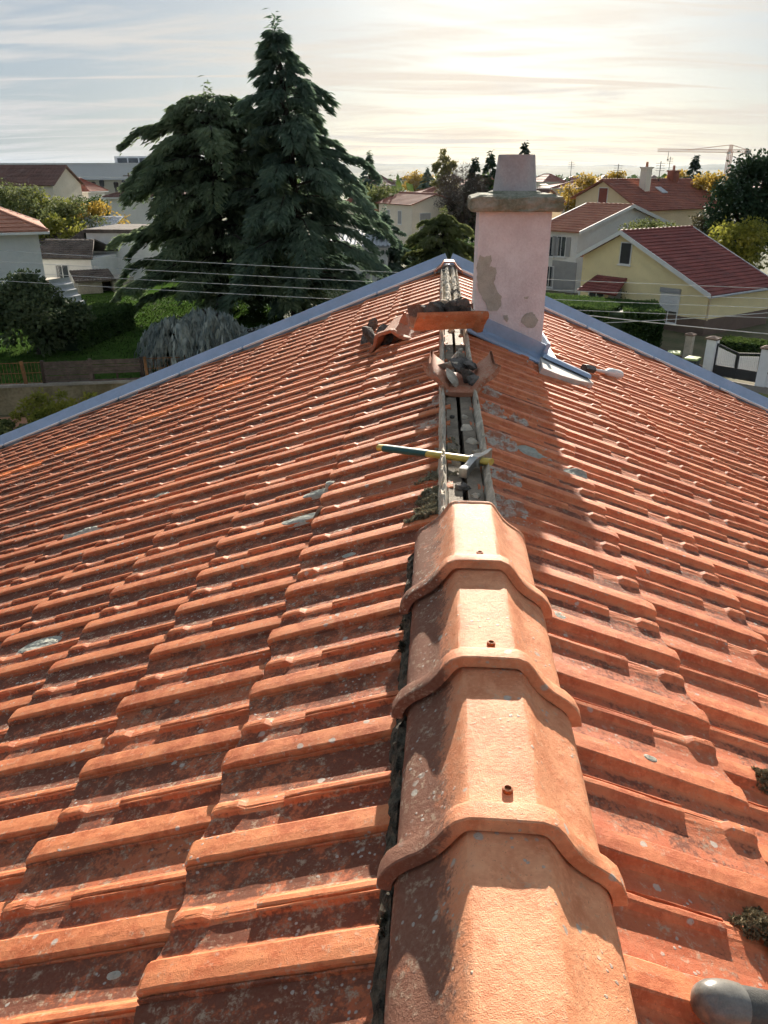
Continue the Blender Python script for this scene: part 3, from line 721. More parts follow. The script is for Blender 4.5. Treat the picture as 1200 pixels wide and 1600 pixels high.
# long-necked white bottle
bo = empty('bottle', onroof(912, 577, 1)); u, yv, nn, c = frame(1)
A = onroof(908, 582, 1)+nn*.04; B = onroof(966, 594, 1)+nn*.045; bo.location = A; v = B-A
m = MB(); m.tube([v*t for t in (0, .10, .12, .24)], [.030, .034, .034, .030], 6); m.build('black_cap', M['black'], bo, 30)
m = MB(); m.tube([v*t for t in (.24, .4, .55, .60)], [.012, .013, .016, .02], 10); m.build('neck', M['white'], bo, 60)
m = MB(); m.tube([v*t for t in (.58, .64, .72, .86, .96, 1.0)], [.018, .033, .040, .040, .036, .02], 14); m.build('body', M['white'], bo, 60)
tag(bo, 'small white bottle with black cap lying on the tiles beside the chimney', 'bottle')
# dusty black handle at the lower right corner
th = empty('tool_handle', onroof(1100, 1590, 1))
A = onroof(1100, 1592, 1)+frame(1)[2]*.036; B = onroof(1350, 1650, 1)+frame(1)[2]*.040; th.location = A; v = B-A
m = MB(); m.tube([v*t for t in (.08, .14, .3, .5, .8, 1.0)], [.0285, .030, .031, .032, .033, .033], 24); m.build('grip', M['black'], th, 60)
m = MB(); m.tube([v*t for t in (-.135, -.130, -.105, -.065, -.01, .05, .10, .105)], [.003, .011, .0210, .0275, .0310, .0322, .0318, .026], 28); m.build('tip', M['gloss'], th, 60)
q = gd(1196, 1590, RZ-SR*.40+.03)-A
m = MB(); m.lathe([(.002, .020), (.008, .018), (.0125, .012), (.0140, .004), (.0125, -.006)], 20, q); m.build('knob', M['gloss'], th, 60)
tag(th, 'dusty black rubber tool handle with worn shiny tip on the right tiles', 'handle')

# ================================================================== GROUND
def sheet(name, pts, z, mat, th=None):
    m = MB(); n = len(pts)
    if th: m.add([Vector((p[0], p[1], z)) for p in pts]+[Vector((p[0], p[1], z-th)) for p in pts], [tuple(range(n)), tuple(range(2*n-1, n-1, -1))]+[(i, i+n, (i+1) % n+n, (i+1) % n) for i in range(n)])
    else: m.add([Vector((p[0], p[1], z)) for p in pts], [tuple(range(n))])
    return tag(m.build(name, mat), kind='structure')
sheet('ground', [(-7000, -300), (7000, -300), (7000, 9500), (-7000, 9500)], 0, M['field'])
sheet('yard', [(-30, -10), (26, -10), (40, 75), (-6, 75), (-14, 33), (-30, 25)], .004, M['earth'])
sheet('street', [gd(860, 600), gd(1400, 700), gd(1400, 618), gd(1190, 604), gd(1100, 588), gd(1040, 572), gd(880, 545)], .012, M['paving'])
TZ = 1.1
F0 = gd(-60, 607, TZ); F1 = gd(360, 590, TZ)
fd = (F1-F0).normalized(); fn = Vector((-fd.y, fd.x, 0))
sheet('lawn', [F0-fd*25, F1+fd*3, F1+fd*3+fn*48, F0-fd*25+fn*60], TZ, M['lawn'], 1.09)
sheet('patio', [gd(-80, 660), gd(55, 648), gd(45, 690), gd(-80, 720)], .010, M['terracotta_patio'])
m = MB(); a, b = gd(-60, 645), gd(60, 640); dd = (b-a).normalized(); nn_ = Vector((-dd.y, dd.x, 0))
m.loft([[p+nn_*x+Vector((0, 0, z)) for x, z in ((0, 0), (.25, 0), (.25, .18), (0, .18))] for p in (a, b)]); tag(m.build('kerb', M['white']), 'white kerb strip beside the terracotta patio', 'kerb', kind='structure')
sheet('verge', [gd(1150, 640), gd(1300, 665), gd(1300, 640), gd(1186, 614)], .020, M['verge_grass'])

# hills on the horizon
m = MB(); hrng = random.Random(11)
for (Y, h0, amp, ph) in ((1500, 15, 9, 0), (2300, 26, 14, 1.7), (3300, 40, 18, 3.1)):
    rings = []
    for k in range(301):
        x = -4200+8400*k/300; t = x/330.0+ph
        h = h0 + amp*(.5*math.sin(t*1.1)+.3*math.sin(t*2.7+1)+.2*math.sin(t*6.1+2)) + hrng.uniform(-.06, .06)*amp
        h = max(4, h)*(1.0 if x > -1500 else .8)
        rings.append([Vector((x, Y-300, -2)), Vector((x, Y-120, h*.6)), Vector((x, Y, h)), Vector((x, Y+300, h*.7)), Vector((x, Y+600, -2))])
    m.loft(rings, False, False)
tag(m.build('hills', M['hill'], None, 60), kind='structure')

# ================================================================== BUILDINGS
def roof_plane(mb, a, b, c2, d2, nc, nt, step=.05, rib=.03):
    """a,b eave ends; d2,c2 ridge ends above a,b; nc courses, nt ribs"""
    a, b, c2, d2 = map(Vector, (a, b, c2, d2)); nrm = (b-a).cross(d2-a).normalized()
    if nrm.z < 0: nrm = -nrm
    V = []; F = []; k = 0; cols = nt*2+1
    for r in range(nc):
        for e, hgt in ((0, step), (1, 0)):
            t = (r+e)/nc
            p0 = a.lerp(d2, t); p1 = b.lerp(c2, t)
            for j in range(cols):
                s = j/(cols-1); V.append(p0.lerp(p1, s)+nrm*(hgt+(rib if j % 2 else 0)+.004))
    for r in range(2*nc-1):
        for j in range(cols-1): F.append((r*cols+j, r*cols+j+1, (r+1)*cols+j+1, (r+1)*cols+j))
    mb.add(V, F)
    # under side and rim
    mb.add([a-nrm*.06, b-nrm*.06, c2-nrm*.06, d2-nrm*.06], [(0, 1, 2, 3)])
    mb.add([a-nrm*.06, b-nrm*.06, b+nrm*step, a+nrm*step], [(0, 1, 2, 3)])
    mb.add([b-nrm*.06, c2-nrm*.06, c2+nrm*step, b+nrm*step], [(0, 1, 2, 3)])
    mb.add([d2-nrm*.06, a-nrm*.06, a+nrm*step, d2+nrm*step], [(0, 1, 2, 3)])
def add_window(root, face, wdt, ln, a, z, ww, wh, style='plain', shut='shutter'):
    """face: front (y=0), right (x=w), left (x=0); a along the face"""
    def Mx():
        if face == 'front': return Matrix.Translation((a, 0, z))
        if face == 'right': return Matrix.Translation((wdt, a, z)) @ Matrix.Rotation(R(90), 4, 'Z')
        if face == 'left': return Matrix.Translation((0, a, z)) @ Matrix.Rotation(R(-90), 4, 'Z')
    T = Mx(); f = MB(); t = .07
    f.box(-ww/2-t, -ww/2, -.05, .02, -wh/2-t, wh/2+t, T); f.box(ww/2, ww/2+t, -.05, .02, -wh/2-t, wh/2+t, T)
    f.box(-ww/2, ww/2, -.05, .02, wh/2, wh/2+t, T); f.box(-ww/2-t-.06, ww/2+t+.06, -.12, .02, -wh/2-t-.07, -wh/2-t, T); f.box(-ww/2, ww/2, -.05, .02, -wh/2-t, -wh/2, T)
    if style in ('plain', 'shutters', 'roller'): f.box(-.03, .03, -.045, .015, -wh/2, wh/2, T)
    win = f.build('window', M['white'], root)
    p = MB(); p.box(-ww/2, ww/2, -.02, .01, -wh/2, wh/2, T); p.build('pane', M['glass'], win)
    if style == 'shutters':
        for sgn in (-1, 1):
            s = MB(); x0 = sgn*(ww/2+t+.02); x1 = sgn*(ww/2+t+.02+ww*.5); s.box(min(x0, x1), max(x0, x1), -.06, -.005, -wh/2, wh/2, T); s.build('shutter', M[shut], win)
    if style == 'roller':
        s = MB(); n = 9
        for k in range(n): s.box(-ww/2-.02, ww/2+.02, -.085+(k % 2)*.012, -.052, wh/2-(k+1)*wh*.62/n, wh/2-k*wh*.62/n-.006, T)
        s.build('roller_shutter', M['white'], win)
        s = MB(); s.box(-ww/2-.08, ww/2+.08, -.16, -.01, wh/2+.005, wh/2+.28, T); s.build('shutter_box', M['shutter'], win)
    if style == 'closed':
        s = MB(); s.box(-ww/2, ww/2, -.06, -.022, -wh/2, wh/2, T); s.build('shutter', M[shut], win)
    return win
def gable_house(name, label, O, ang, wdt, ln, ze_l, ze_r, apx, zr, wall, roofm, z0=0.0, over=.35, nc=14, nt=24, barge=None, cat='house', group=None):
    root = empty(name, (O.x, O.y, z0), R(ang)); zl, zr_, zz_ = ze_l-z0, ze_r-z0, zr-z0
    m = MB(); m.prism([(0, 0), (wdt, 0), (wdt, zr_-.12), (apx, zz_-.12), (0, zl-.12)], 0, ln); m.build('wall', M[wall], root)
    sl_l = (zz_-zl)/max(apx, .01); sl_r = (zz_-zr_)/max(wdt-apx, .01)
    m = MB()
    roof_plane(m, (-over, ln+over, zl-over*sl_l), (-over, -over, zl-over*sl_l), (apx, -over, zz_), (apx, ln+over, zz_), nc, nt)
    roof_plane(m, (wdt+over, -over, zr_-over*sl_r), (wdt+over, ln+over, zr_-over*sl_r), (apx, ln+over, zz_), (apx, -over, zz_), nc, nt)
    rf = m.build('roof', M[roofm], root)
    m = MB(); nr = max(4, int(ln/.4))
    m.tube([(apx, -over+(ln+2*over)*k/(2*nr), zz_+.03+.025*(k % 2)) for k in range(2*nr+1)], .10, 6); m.build('ridge', M[roofm], rf)
    if barge:
        for yy in (-over-.03, ln+over+.03):
            for (xa, za, xb, zb) in ((-over, zl-over*sl_l, apx, zz_), (apx, zz_, wdt+over, zr_-over*sl_r)):
                m = MB(); m.loft([[Vector((x, yy+dy, z+dz)) for dy, dz in ((-.03, -.17), (.03, -.17), (.03, .10), (-.03, .10))] for x, z in ((xa, za), (xb, zb))]); m.build('bargeboard', M[barge], rf)
    tag(root, label, cat, group)
    return root
def hip_house(name, label, O, ang, wdt, ln, ze, zr, wall, roofm, z0=0.0, over=.4, cat='house', hip=None, nc=10, nt=16, group=None):
    root = empty(name, (O.x, O.y, z0), R(ang)); e, r_ = ze-z0, zr-z0
    m = MB(); m.box(0, wdt, 0, ln, 0, e-.1); m.build('wall', M[wall], root)
    hp = hip if hip is not None else min(wdt, ln)/2
    x0, x1, y0, y1 = -over, wdt+over, -over, ln+over; cx = wdt/2
    ya, yb = (y0+hp+over, y1-hp-over) if ln >= wdt else (ln/2-.05, ln/2+.05)
    m = MB()
    roof_plane(m, (x0, y1, e), (x0, y0, e), (cx, ya, r_), (cx, yb, r_), nc, nt)
    roof_plane(m, (x1, y0, e), (x1, y1, e), (cx, yb, r_), (cx, ya, r_), nc, nt)
    roof_plane(m, (x0, y0, e), (x1, y0, e), (cx+.02, ya, r_), (cx-.02, ya, r_), nc, nt)
    roof_plane(m, (x1, y1, e), (x0, y1, e), (cx-.02, yb, r_), (cx+.02, yb, r_), nc, nt)
    rf = m.build('roof', M[roofm], root)
    m = MB(); m.tube([(cx, ya, r_+.05), (cx, yb, r_+.05)], .1, 6)
    for a_, b_ in (((x0, y0, e), (cx, ya, r_)), ((x1, y0, e), (cx, ya, r_)), ((x1, y1, e), (cx, yb, r_)), ((x0, y1, e), (cx, yb, r_))):
        m.tube([Vector(a_)+Vector((0, 0, .05)), Vector(b_)+Vector((0, 0, .05))], .09, 6)
    m.build('hip_ridge', M[roofm], rf)
    m = MB(); m.box(x0-.04, x1+.04, y0-.08, y0, e-.16, e-.02); m.box(x0-.04, x1+.04, y1, y1+.08, e-.16, e-.02); m.box(x0-.08, x0-.04, y0, y1, e-.16, e-.02); m.box(x1+.04, x1+.08, y0, y1, e-.16, e-.02)
    m.build('gutter', M['white'], root)
    return tag(root, label, cat, group)

# --- yellow house
K = gd(1097, 525); Rt = onpl(1097, 462, K, 130); Ap = onpl(975, 362, K, 130); Lt = onpl(905, 402, K, 130)
gdir = Vector((math.cos(R(130)), math.sin(R(130)), 0)); wy = (Lt-K).dot(gdir)-.35; ap = wy-(Ap-K).dot(gdir)
O = K+gdir*wy; O.z = 0
Bp = gd(1133, 358, Ap.z); ly = (Bp-Ap).dot(Vector((math.cos(R(40)), math.sin(R(40)), 0)))
yh = gable_house('yellow_house', 'yellow plastered house with wine-red tiled roof and white bargeboards', O, -50, wy, ly-.5, Lt.z+.25, Rt.z+.25, ap, Ap.z, 'plaster_yellow', 'roof_wine', barge='white', nc=20, nt=46, over=.35)
m = MB(); m.box(-.03, wy+.03, -.03, ly-.45, -.05, .95); m.build('plinth', M['plinth'], yh)
def onface(u, v): q = onpl(u, v, K, 130); return wy-(q-K).dot(gdir), q.z
a_, z_ = onface(978, 396); add_window(yh, 'front', wy, ly, a_, z_, .75, 1.25, 'closed', 'metal_dark')
a_, z_ = onface(1045, 480); add_window(yh, 'front', wy, ly, a_, z_, 1.25, 1.75, 'roller')
a_, z_ = onface(932, 460); add_window(yh, 'front', wy, ly, a_, z_, 1.2, 1.2, 'plain')
a_, z_ = onface(961, 462); dmb = MB(); dmb.box(a_-.5, a_+.5, -.05, .02, max(.1, z_-1.6), z_+.5); dr = dmb.build('door', M['shutter'], yh)
m = MB(); m.box(a_+.36, a_+.40, -.12, -.05, z_-.55, z_-.45); m.build('handle', M['metal_dark'], dr)
a_, z_ = onface(957, 446); m = MB(); roof_plane(m, (a_-1.7, -1.5, z_-.35), (a_+1.5, -1.5, z_-.35), (a_+1.1, -.01, z_+.55), (a_-1.3, -.01, z_+.55), 6, 10); pr = m.build('porch_roof', M['roof_wine'], yh)
m = MB(); m.box(a_-1.6, a_-1.5, -1.45, -1.35, .1, z_-.4); m.build('porch_post', M['white'], pr)
m = MB(); m.tube([(wy+.06, .12, .9), (wy+.06, .12, Rt.z-.1)], .05, 8); m.build('downpipe', M['plaster_beige'], yh)
m = MB(); m.tube([(wy+.42, -.3, Rt.z+.02), (wy+.42, ly, Rt.z+.02)], .07, 8); m.build('gutter', M['pale_metal'], yh)

# --- white two-storey house behind it
def corner_house(name, label, eave_px, apex_px, end_px, Y, ang, wall, roofm, z0=0, over=.35, nc=12, nt=22, barge=None):
    O = at(*eave_px, Y); A = onpl(*apex_px, O, ang); dx = Vector((math.cos(R(ang)), math.sin(R(ang)), 0)); dy = Vector((-dx.y, dx.x, 0))
    half = (A-O).dot(dx); E_ = onpl(*end_px, O, ang+90); ln = (E_-O).dot(dy)
    return gable_house(name, label, O, ang, half*2, ln, O.z+.15, O.z+.15, half, A.z, wall, roofm, z0, over, nc, nt, barge), half*2, ln, O, dx, dy
wh, ww_, wl_, WO, wdx, wdy = corner_house('white_house', 'white two-storey house with pinkish tiled roof behind the chimney', (904, 364), (985, 321), (842, 366), 66, 40, 'plaster_white', 'roof_pink', nc=12, nt=30, barge='white')
def wface(u, v): q = onpl(u, v, WO, 130); return (q-WO).dot(wdy), q.z
for (u_, v_) in ((877, 385), (859, 385)):
    a_, z_ = wface(u_, v_); add_window(wh, 'left', ww_, wl_, a_, z_, .9, 1.5, 'shutters')
a_, z_ = wface(880, 436); s = MB(); s.box(-.04, .03, a_-1.3, a_+1.3, .05, z_+1.4); s.build('garage_door', M['shutter'], wh)
a_, z_ = wface(858, 432); add_window(wh, 'left', ww_, wl_, a_, z_, .9, 1.6, 'plain')
# --- big beige house
K2 = at(1000, 330, 86); A2 = onpl(945, 281, K2, 130); L2 = onpl(900, 311, K2, 130); B2 = gd(1075, 279.5, A2.z)
w2 = (L2-K2).dot(gdir); ap2 = w2-(A2-K2).dot(gdir); O2 = K2+gdir*w2; y2dir = Vector((math.cos(R(40)), math.sin(R(40)), 0))
B2 = A2+y2dir*min(40, max(12, (onpl(1075, 280, A2, 40)-A2).dot(y2dir)))
l2 = (B2-A2).dot(y2dir)
bh = gable_house('beige_house', 'large beige house with red tiled roof and brick chimneys at the back', O2, -50, w2, l2, L2.z+.3, K2.z+.3, ap2, A2.z, 'plaster_beige', 'roof_red', nc=18, nt=44, over=.5)
def bface(u, v): q = onpl(u, v, K2, 130); return w2-(q-K2).dot(gdir), q.z
a_, z_ = bface(942, 309); add_window(bh, 'front', w2, l2, a_, z_, 1.1, 1.9, 'closed', 'shutter_red')
add_window(bh, 'right', w2, l2, l2*.72, K2.z-1.5, 1.1, 1.9, 'closed', 'wood_dark')
def bchim(t, x, h, wd, mat):
    m = MB(); m.box(x-wd, x+wd, t*l2-wd, t*l2+wd, A2.z-4.5, A2.z+h); m.box(x-wd-.1, x+wd+.1, t*l2-wd-.1, t*l2+wd+.1, A2.z+h, A2.z+h+.15); c_ = m.build('chimney', M[mat], bh)
    m = MB(); m.lathe([(.15, 0), (.12, .5)], 10, (x, t*l2, A2.z+h+.15)); m.build('chimney_pot', M['roof_pink'], c_)
bchim(.30, ap2+1.8, 1.1, .42, 'plaster_cream'); bchim(.78, ap2+.2, .8, .45, 'roof_red')
m = MB(); S_ = (A2.z-K2.z-.3)/(w2-ap2); xx = ap2+2.2; zz_ = A2.z-S_*2.2
m.loft([[Vector((xx+dx*1.0, l2*.47+dy, zz_-S_*dx*1.0+.10+k)) for dx, dy in ((-.5, -.5), (.5, -.5), (.5, .5), (-.5, .5))] for k in (0, .1)]); sw = m.build('roof_window', M['pale_metal'], bh)

# --- centre house
ch, cw, cl, CO, cdx, cdy = corner_house('cream_house', 'cream house with bright red roof seen between cedar and chimney', (644, 321), (681, 303), (592, 318), 108, 32, 'plaster_cream', 'roof_red', nc=10, nt=20)
add_window(ch, 'front', cw, cl, cw*.28, CO.z-2.0, 1.6, 2.0, 'closed', 'shutter'); add_window(ch, 'left', cw, cl, cl*.35, CO.z-1.6, .9, 1.6, 'closed', 'shutter'); add_window(ch, 'left', cw, cl, cl*.7, CO.z-1.6, .9, 1.6, 'closed', 'shutter')
hip_house('far_house', 'red hip-roofed house behind the cream house', at(654, 305, 150), 10, 8, 8, at(654, 304, 150).z, at(676, 291, 150).z, 'plaster_cream', 'roof_red')
pg, *_ = corner_house('pink_gable_house', 'small pinkish gabled house half hidden by the cedar', (579, 327), (552, 308), (585, 326), 92, 200, 'plaster_cream', 'roof_red')
for k, (u_, v_, Y, wd, ln_) in enumerate([(860, 314, 100, 8, 9)]):
    corner_house('small_house', 'small pale gabled house behind the white house beside the chimney pot', (838, 316), (860, 297), (815, 314), 100, 20, 'plaster_cream', 'roof_brown')
hip_house('far_house', 'long red-roofed house right of the chimney pot, in the distance', at(862, 294, 160), 8, 11, 9, at(862, 294, 160).z, at(885, 283, 160).z, 'plaster_cream', 'roof_red')
# --- left side
LO = at(58, 358, 48)
lh = hip_house('white_house', 'white house with red hip roof cut by the left edge', at(-140, 360, 46.5), R(0), 8.2, 9, LO.z, LO.z+2.0, 'plaster_grey', 'roof_pink', z0=0, over=.55)
Lq = at(58, 358, 46.5); lh.location = (Lq.x-8.2, Lq.y, 0); lh.rotation_euler = (0, 0, R(29)); lh.location = (Lq.x-8.2*math.cos(R(29)), Lq.y-8.2*math.sin(R(29)), 0)
add_window(lh, 'front', 8.2, 9, 3.2, 3.5, 1.0, 1.3, 'shutters')
# small outbuilding with dark roof
def shed(name, label, pl, pr, v_eave, v_base, Y, roof_h, mat, roofm, dep=4.0, cat='shed'):
    A = at(pl, v_eave, Y); B = at(pr, v_eave, Y); base = at(pl, v_base, Y).z; root = empty(name, (A.x, A.y, min(base, TZ)-.1), math.atan2(B.y-A.y, B.x-A.x))
    wd = (B-A).length; h = A.z-root.location.z; m = MB(); m.prism([(0, 0), (wd, 0), (wd, h-.1), (0, h-.1)], 0, dep); m.build('wall', M[mat], root)
    m = MB(); roof_plane(m, (-.3, -.35, h), (wd+.3, -.35, h), (wd-.6, dep*.5, h+roof_h), (-.3, dep*.5, h+roof_h), 9, int(wd*2.5)); roof_plane(m, (wd+.3, dep+.3, h), (-.3, dep+.3, h), (-.3, dep*.5, h+roof_h), (wd-.6, dep*.5, h+roof_h), 6, int(wd*2.5)); m.build('roof', M[roofm], root)
    tag(root, label, cat); return root, wd, h
sd_, wd, h = shed('outbuilding', 'small white outbuilding with dark mossy tiled roof beside the left house', 58, 141, 403, 440, 58, 1.15, 'plaster_white', 'roof_dark', 5)
add_window(sd_, 'front', wd, 5, wd*.44, h*.52, .9, 1.15, 'plain')
# flat-topped white building
A = at(134, 364, 63); B = at(262, 364, 63); wr = empty('flat_roofed_building', (A.x, A.y, 0), math.atan2(B.y-A.y, B.x-A.x)); wd = (B-A).length
m = MB(); m.prism([(0, 0), (wd, 0), (wd, A.z), (0, A.z)], 0, 7); m.build('wall', M['plaster_white'], wr)
m = MB(); m.box(-.15, wd+.15, -.15, 7.1, A.z, A.z+.28); m.build('coping', M['roof_dark'], wr)
m = MB(); m.prism([(-3.2, A.z-1.6), (-.155, A.z-1.6), (-.155, A.z+.2), (-.3, A.z+.2)], -.05, 6); m.build('side_roof', M['roof_dark'], wr)
tag(wr, 'windowless cream building with flat dark-edged roof left of the cedar', 'building')
for k, (u0, u1, v0, v1, Y) in enumerate([(60, 108, 368, 398, 68), (112, 165, 352, 366, 72)]):
    A = at(u0, v0, Y); B = at(u1, v0, Y); root = empty('lean_to', (A.x, A.y, 0), 0); wd = (B-A).length
    m = MB(); m.box(0, wd, 0, 4, 0, A.z-.6); m.build('wall', M['plaster_white'], root); m = MB(); roof_plane(m, (-.2, -.3, A.z-.6), (wd+.2, -.3, A.z-.6), (wd+.2, 4, A.z+.6), (-.2, 4, A.z+.6), 8, 14); m.build('roof', M['roof_dark' if k == 0 else 'pale_metal'], root)
    tag(root, ['grey tiled lean-to behind the mossy-roofed outbuilding', 'pale metal-roofed lean-to behind the flat-roofed building'][k], 'shed')
# low shed and wall pieces by the lawn
A = at(120, 432, 55); B = at(208, 428, 57); root = empty('low_shed', (A.x, A.y, TZ), math.atan2(B.y-A.y, B.x-A.x)); wd = (B-A).length; hh = A.z-TZ
m = MB(); m.box(0, wd*.42, 0, 2.5, 0, hh-.25); m.box(wd*.62, wd, 0, 2.5, 0, hh-.25); m.box(wd*.42, wd*.62, 1.2, 2.5, 0, hh-.25); m.build('wall', M['concrete'], root)
m = MB(); roof_plane(m, (-.2, -.3, hh-.35), (wd*.66, -.3, hh-.35), (wd*.66, 2.6, hh+.15), (-.2, 2.6, hh+.15), 6, 12); m.build('roof', M['roof_dark'], root)
m = MB(); m.box(wd*.43, wd*.61, 1.1, 1.19, .05, hh-.4); m.build('door', M['wood_dark'], root)
tag(root, 'low open-fronted concrete shed at the back of the lawn', 'shed')
# barbecue stack with ribbed sheets
A = at(66, 480, 47); root = empty('sheet_metal_hut', (A.x, A.y, TZ), R(-18)); hh = at(66, 440, 47).z-TZ
m = MB(); m.box(0, 1.0, 0, 1.6, 0, hh); m.build('brick_body', M['wood_dark'], root)
m = MB(); n = 15; V = []
top0, top1 = Vector((.95, -.1, hh+.05)), Vector((2.1, -.1, .2))
for k in range(n+1):
    p = top0.lerp(top1, k/n); up_ = .09 if k % 3 == 0 else 0
    V += [p+Vector((up_*.8, 0, up_)), p+Vector((up_*.8, 1.7, up_))]
m.add(V, [(2*k, 2*k+1, 2*k+3, 2*k+2) for k in range(n)]); m.add([v_-Vector((.05, 0, .05)) for v_ in V], [(2*k, 2*k+2, 2*k+3, 2*k+1) for k in range(n)])
m.add([Vector((.95, -.09, 0)), Vector((2.05, -.09, .1)), Vector((.95, -.09, hh))], [(0, 1, 2)])
m.build('ribbed_sheet', M['pale_metal'], root)
m = MB(); m.box(-.08, .7, .1, 1.2, hh, hh+.12); m.build('top_slab', M['concrete'], root)
tag(root, 'dark brick garden stack with pale ribbed metal sheet leaning on it', 'shed')
# hip-roofed white house in front of the warehouse
A = at(168, 308, 92); hip_house('white_house', 'white hip-roofed house between the warehouse and the cedar', A, -4, 9.5, 9, A.z, at(225, 283, 92).z, 'plaster_white', 'roof_brown')
A = at(-30, 287, 108); bb = gable_house('brown_house', 'house with long brown tiled roof behind the garden bushes', at(-40, 287, 100), 90-4, 7.0, 11.5, at(0, 287, 100).z, at(0, 287, 100).z, 3.5, at(0, 259, 100).z, 'plaster_cream', 'roof_brown')
bb.location = (at(82, 287, 100).x, 100, 0); add_window(bb, 'left', 7, 11.5, 4.0, at(0, 287, 100).z-1.3, 1.0, 1.4, 'plain')
A = at(88, 299, 112); hip_house('far_house', 'small red hip-roofed house beside the brown roof', A, -3, 4.6, 5, A.z, at(110, 279, 112).z, 'plaster_grey', 'roof_red')
# warehouse
A = at(-60, 256, 185); B = at(330, 258, 185); wr = empty('warehouse', (A.x, A.y, 0), math.atan2(B.y-A.y, B.x-A.x)); wd = (B-A).length; zt = at(0, 257, 185).z; zm = at(0, 281, 185).z
m = MB(); m.box(0, wd, 0, 30, zm, zt); m.build('upper_cladding', M['warehouse'], wr)
m = MB(); m.box(.3, wd-.3, .6, 29, 0, zm-.01); m.build('lower_wall', M['warehouse_low'], wr)
m = MB(); m.box(-.1, wd+.1, -.1, 30.1, zt, zt+.3); m.build('parapet', M['plaster_grey'], wr)
tag(wr, 'long low white warehouse on the left horizon', 'warehouse')
A = at(180, 259, 215); root = empty('office_block', (A.x, A.y, 0), R(-3)); zt = at(180, 244, 215).z; wd = 16
m = MB(); m.box(0, wd, 0, 12, 0, zt); m.build('wall', M['warehouse'], root)
for k in range(5):
    T = at(183, 253, 215).z; m = MB(); m.box(.8+k*3.0, 3.4+k*3.0, -.06, .05, T-.9, T+.9); m.build('window', M['glass'], root)
tag(root, 'white office block with a window band above the warehouse', 'building')
for k, u_ in enumerate((112, 128, 147, 160, 182, 195)):
    A = at(u_, 294, 175); m = MB(); zt = at(u_, 284-(k % 2)*3, 175).z; m.tube([(A.x, A.y, 0), (A.x, A.y, zt)], .35, 8); m.lathe([(.5, zt-1.2), (.55, zt-.2), (.3, zt)], 8, (A.x, A.y, 0))
    tag(m.build('yard_post', M['metal_dark'] if k % 2 else M['wood_dark']), 'dark post standing in front of the warehouse', 'post', 'posts in front of the warehouse')
# utility pole
A = at(204, 300, 130); m = MB(); root = empty('utility_pole', (A.x, A.y, 0)); zt = at(204, 270, 130).z
m.tube([(0, 0, 0), (0, 0, zt)], [.18, .12], 10); m.build('pole', M['wood'], root); m = MB(); m.box(-.9, .9, -.06, .06, zt-.5, zt-.35); m.build('crossarm', M['wood'], root)
tag(root, 'thin wooden utility pole in front of the warehouse', 'utility pole')
# corrugated shed behind the cedar
A = at(498, 385, 70); B = at(606, 385, 70); root = empty('corrugated_shed', (A.x, A.y, 0), math.atan2(B.y-A.y, B.x-A.x)); wd = (B-A).length; hh = A.z
m = MB(); m.box(0, wd, 0, 4, 0, hh-.1); m.build('wall', M['plaster_grey'], root); m = MB(); roof_plane(m, (-.2, -.3, hh), (wd+.2, -.3, hh), (wd+.2, 4.5, hh+1.1), (-.2, 4.5, hh+1.1), 1, 16, .05, .14); m.build('roof', M['pale_metal'], root)
tag(root, 'shed with pale corrugated roof half hidden behind the cedar', 'shed')

# ================================================================== GARDEN WALL, FENCES, GATE
root = empty('garden_wall', F0-fd*20)
def along(t, n=0, z=0): return F0+fd*t+fn*n+Vector((0, 0, z-TZ))
m = MB(); Lf = (F1-F0).length
m.loft([[along(t, n, z)-(F0-fd*20) for n, z in ((-.25, 0), (0, 0), (0, TZ+.02), (-.25, TZ+.02))] for t in (-20, Lf+2)]); m.build('wall', M['concrete_moss'], root)
m = MB(); m.loft([[along(t, n, z)-(F0-fd*20) for n, z in ((-.30, TZ+.02), (.04, TZ+.02), (.04, TZ+.12), (-.30, TZ+.12))] for t in (-20, Lf+2)]); m.build('coping', M['concrete'], root)
tag(root, 'stained concrete retaining wall below the garden fence', 'wall')
def tpix(u_, v_=597): q = onpl(u_, v_, F0, math.degrees(math.atan2(fd.y, fd.x))); return (q-F0).dot(fd)
zt = onpl(100, 563, F0, math.degrees(math.atan2(fd.y, fd.x))).z; zb = TZ+.12
def fpost(u_, mat, label, h=None, w_=.06):
    t = tpix(u_); c = along(t, -.12, zb); m = MB(); m.box(-w_, w_, -w_, w_, 0, (h or zt-zb)+.05); o = m.build('fence_post', M[mat]); o.location = c; o.rotation_euler = (R(random.uniform(-2, 2)), R(random.uniform(-3, 3)), math.atan2(fd.y, fd.x)); tag(o, label, 'post', 'posts of the garden fence')
for u_, mt, lb in ((-40, 'rust', 'fence post beyond the left edge of the wooden panels'), (42, 'rust', 'rusty post in the wire fence left of the wooden panels'), (71, 'wood_dark', 'dark post at the left end of the wooden fence panels'), (145, 'wood', 'grey post between the two wooden fence panels'), (226, 'wood_dark', 'dark post at the right end of the wooden fence panels'), (232, 'rust', 'tall rusty post before the weeping cedar'), (290, 'wood', 'post between wire fence and short wooden panel')): fpost(u_, mt, lb)
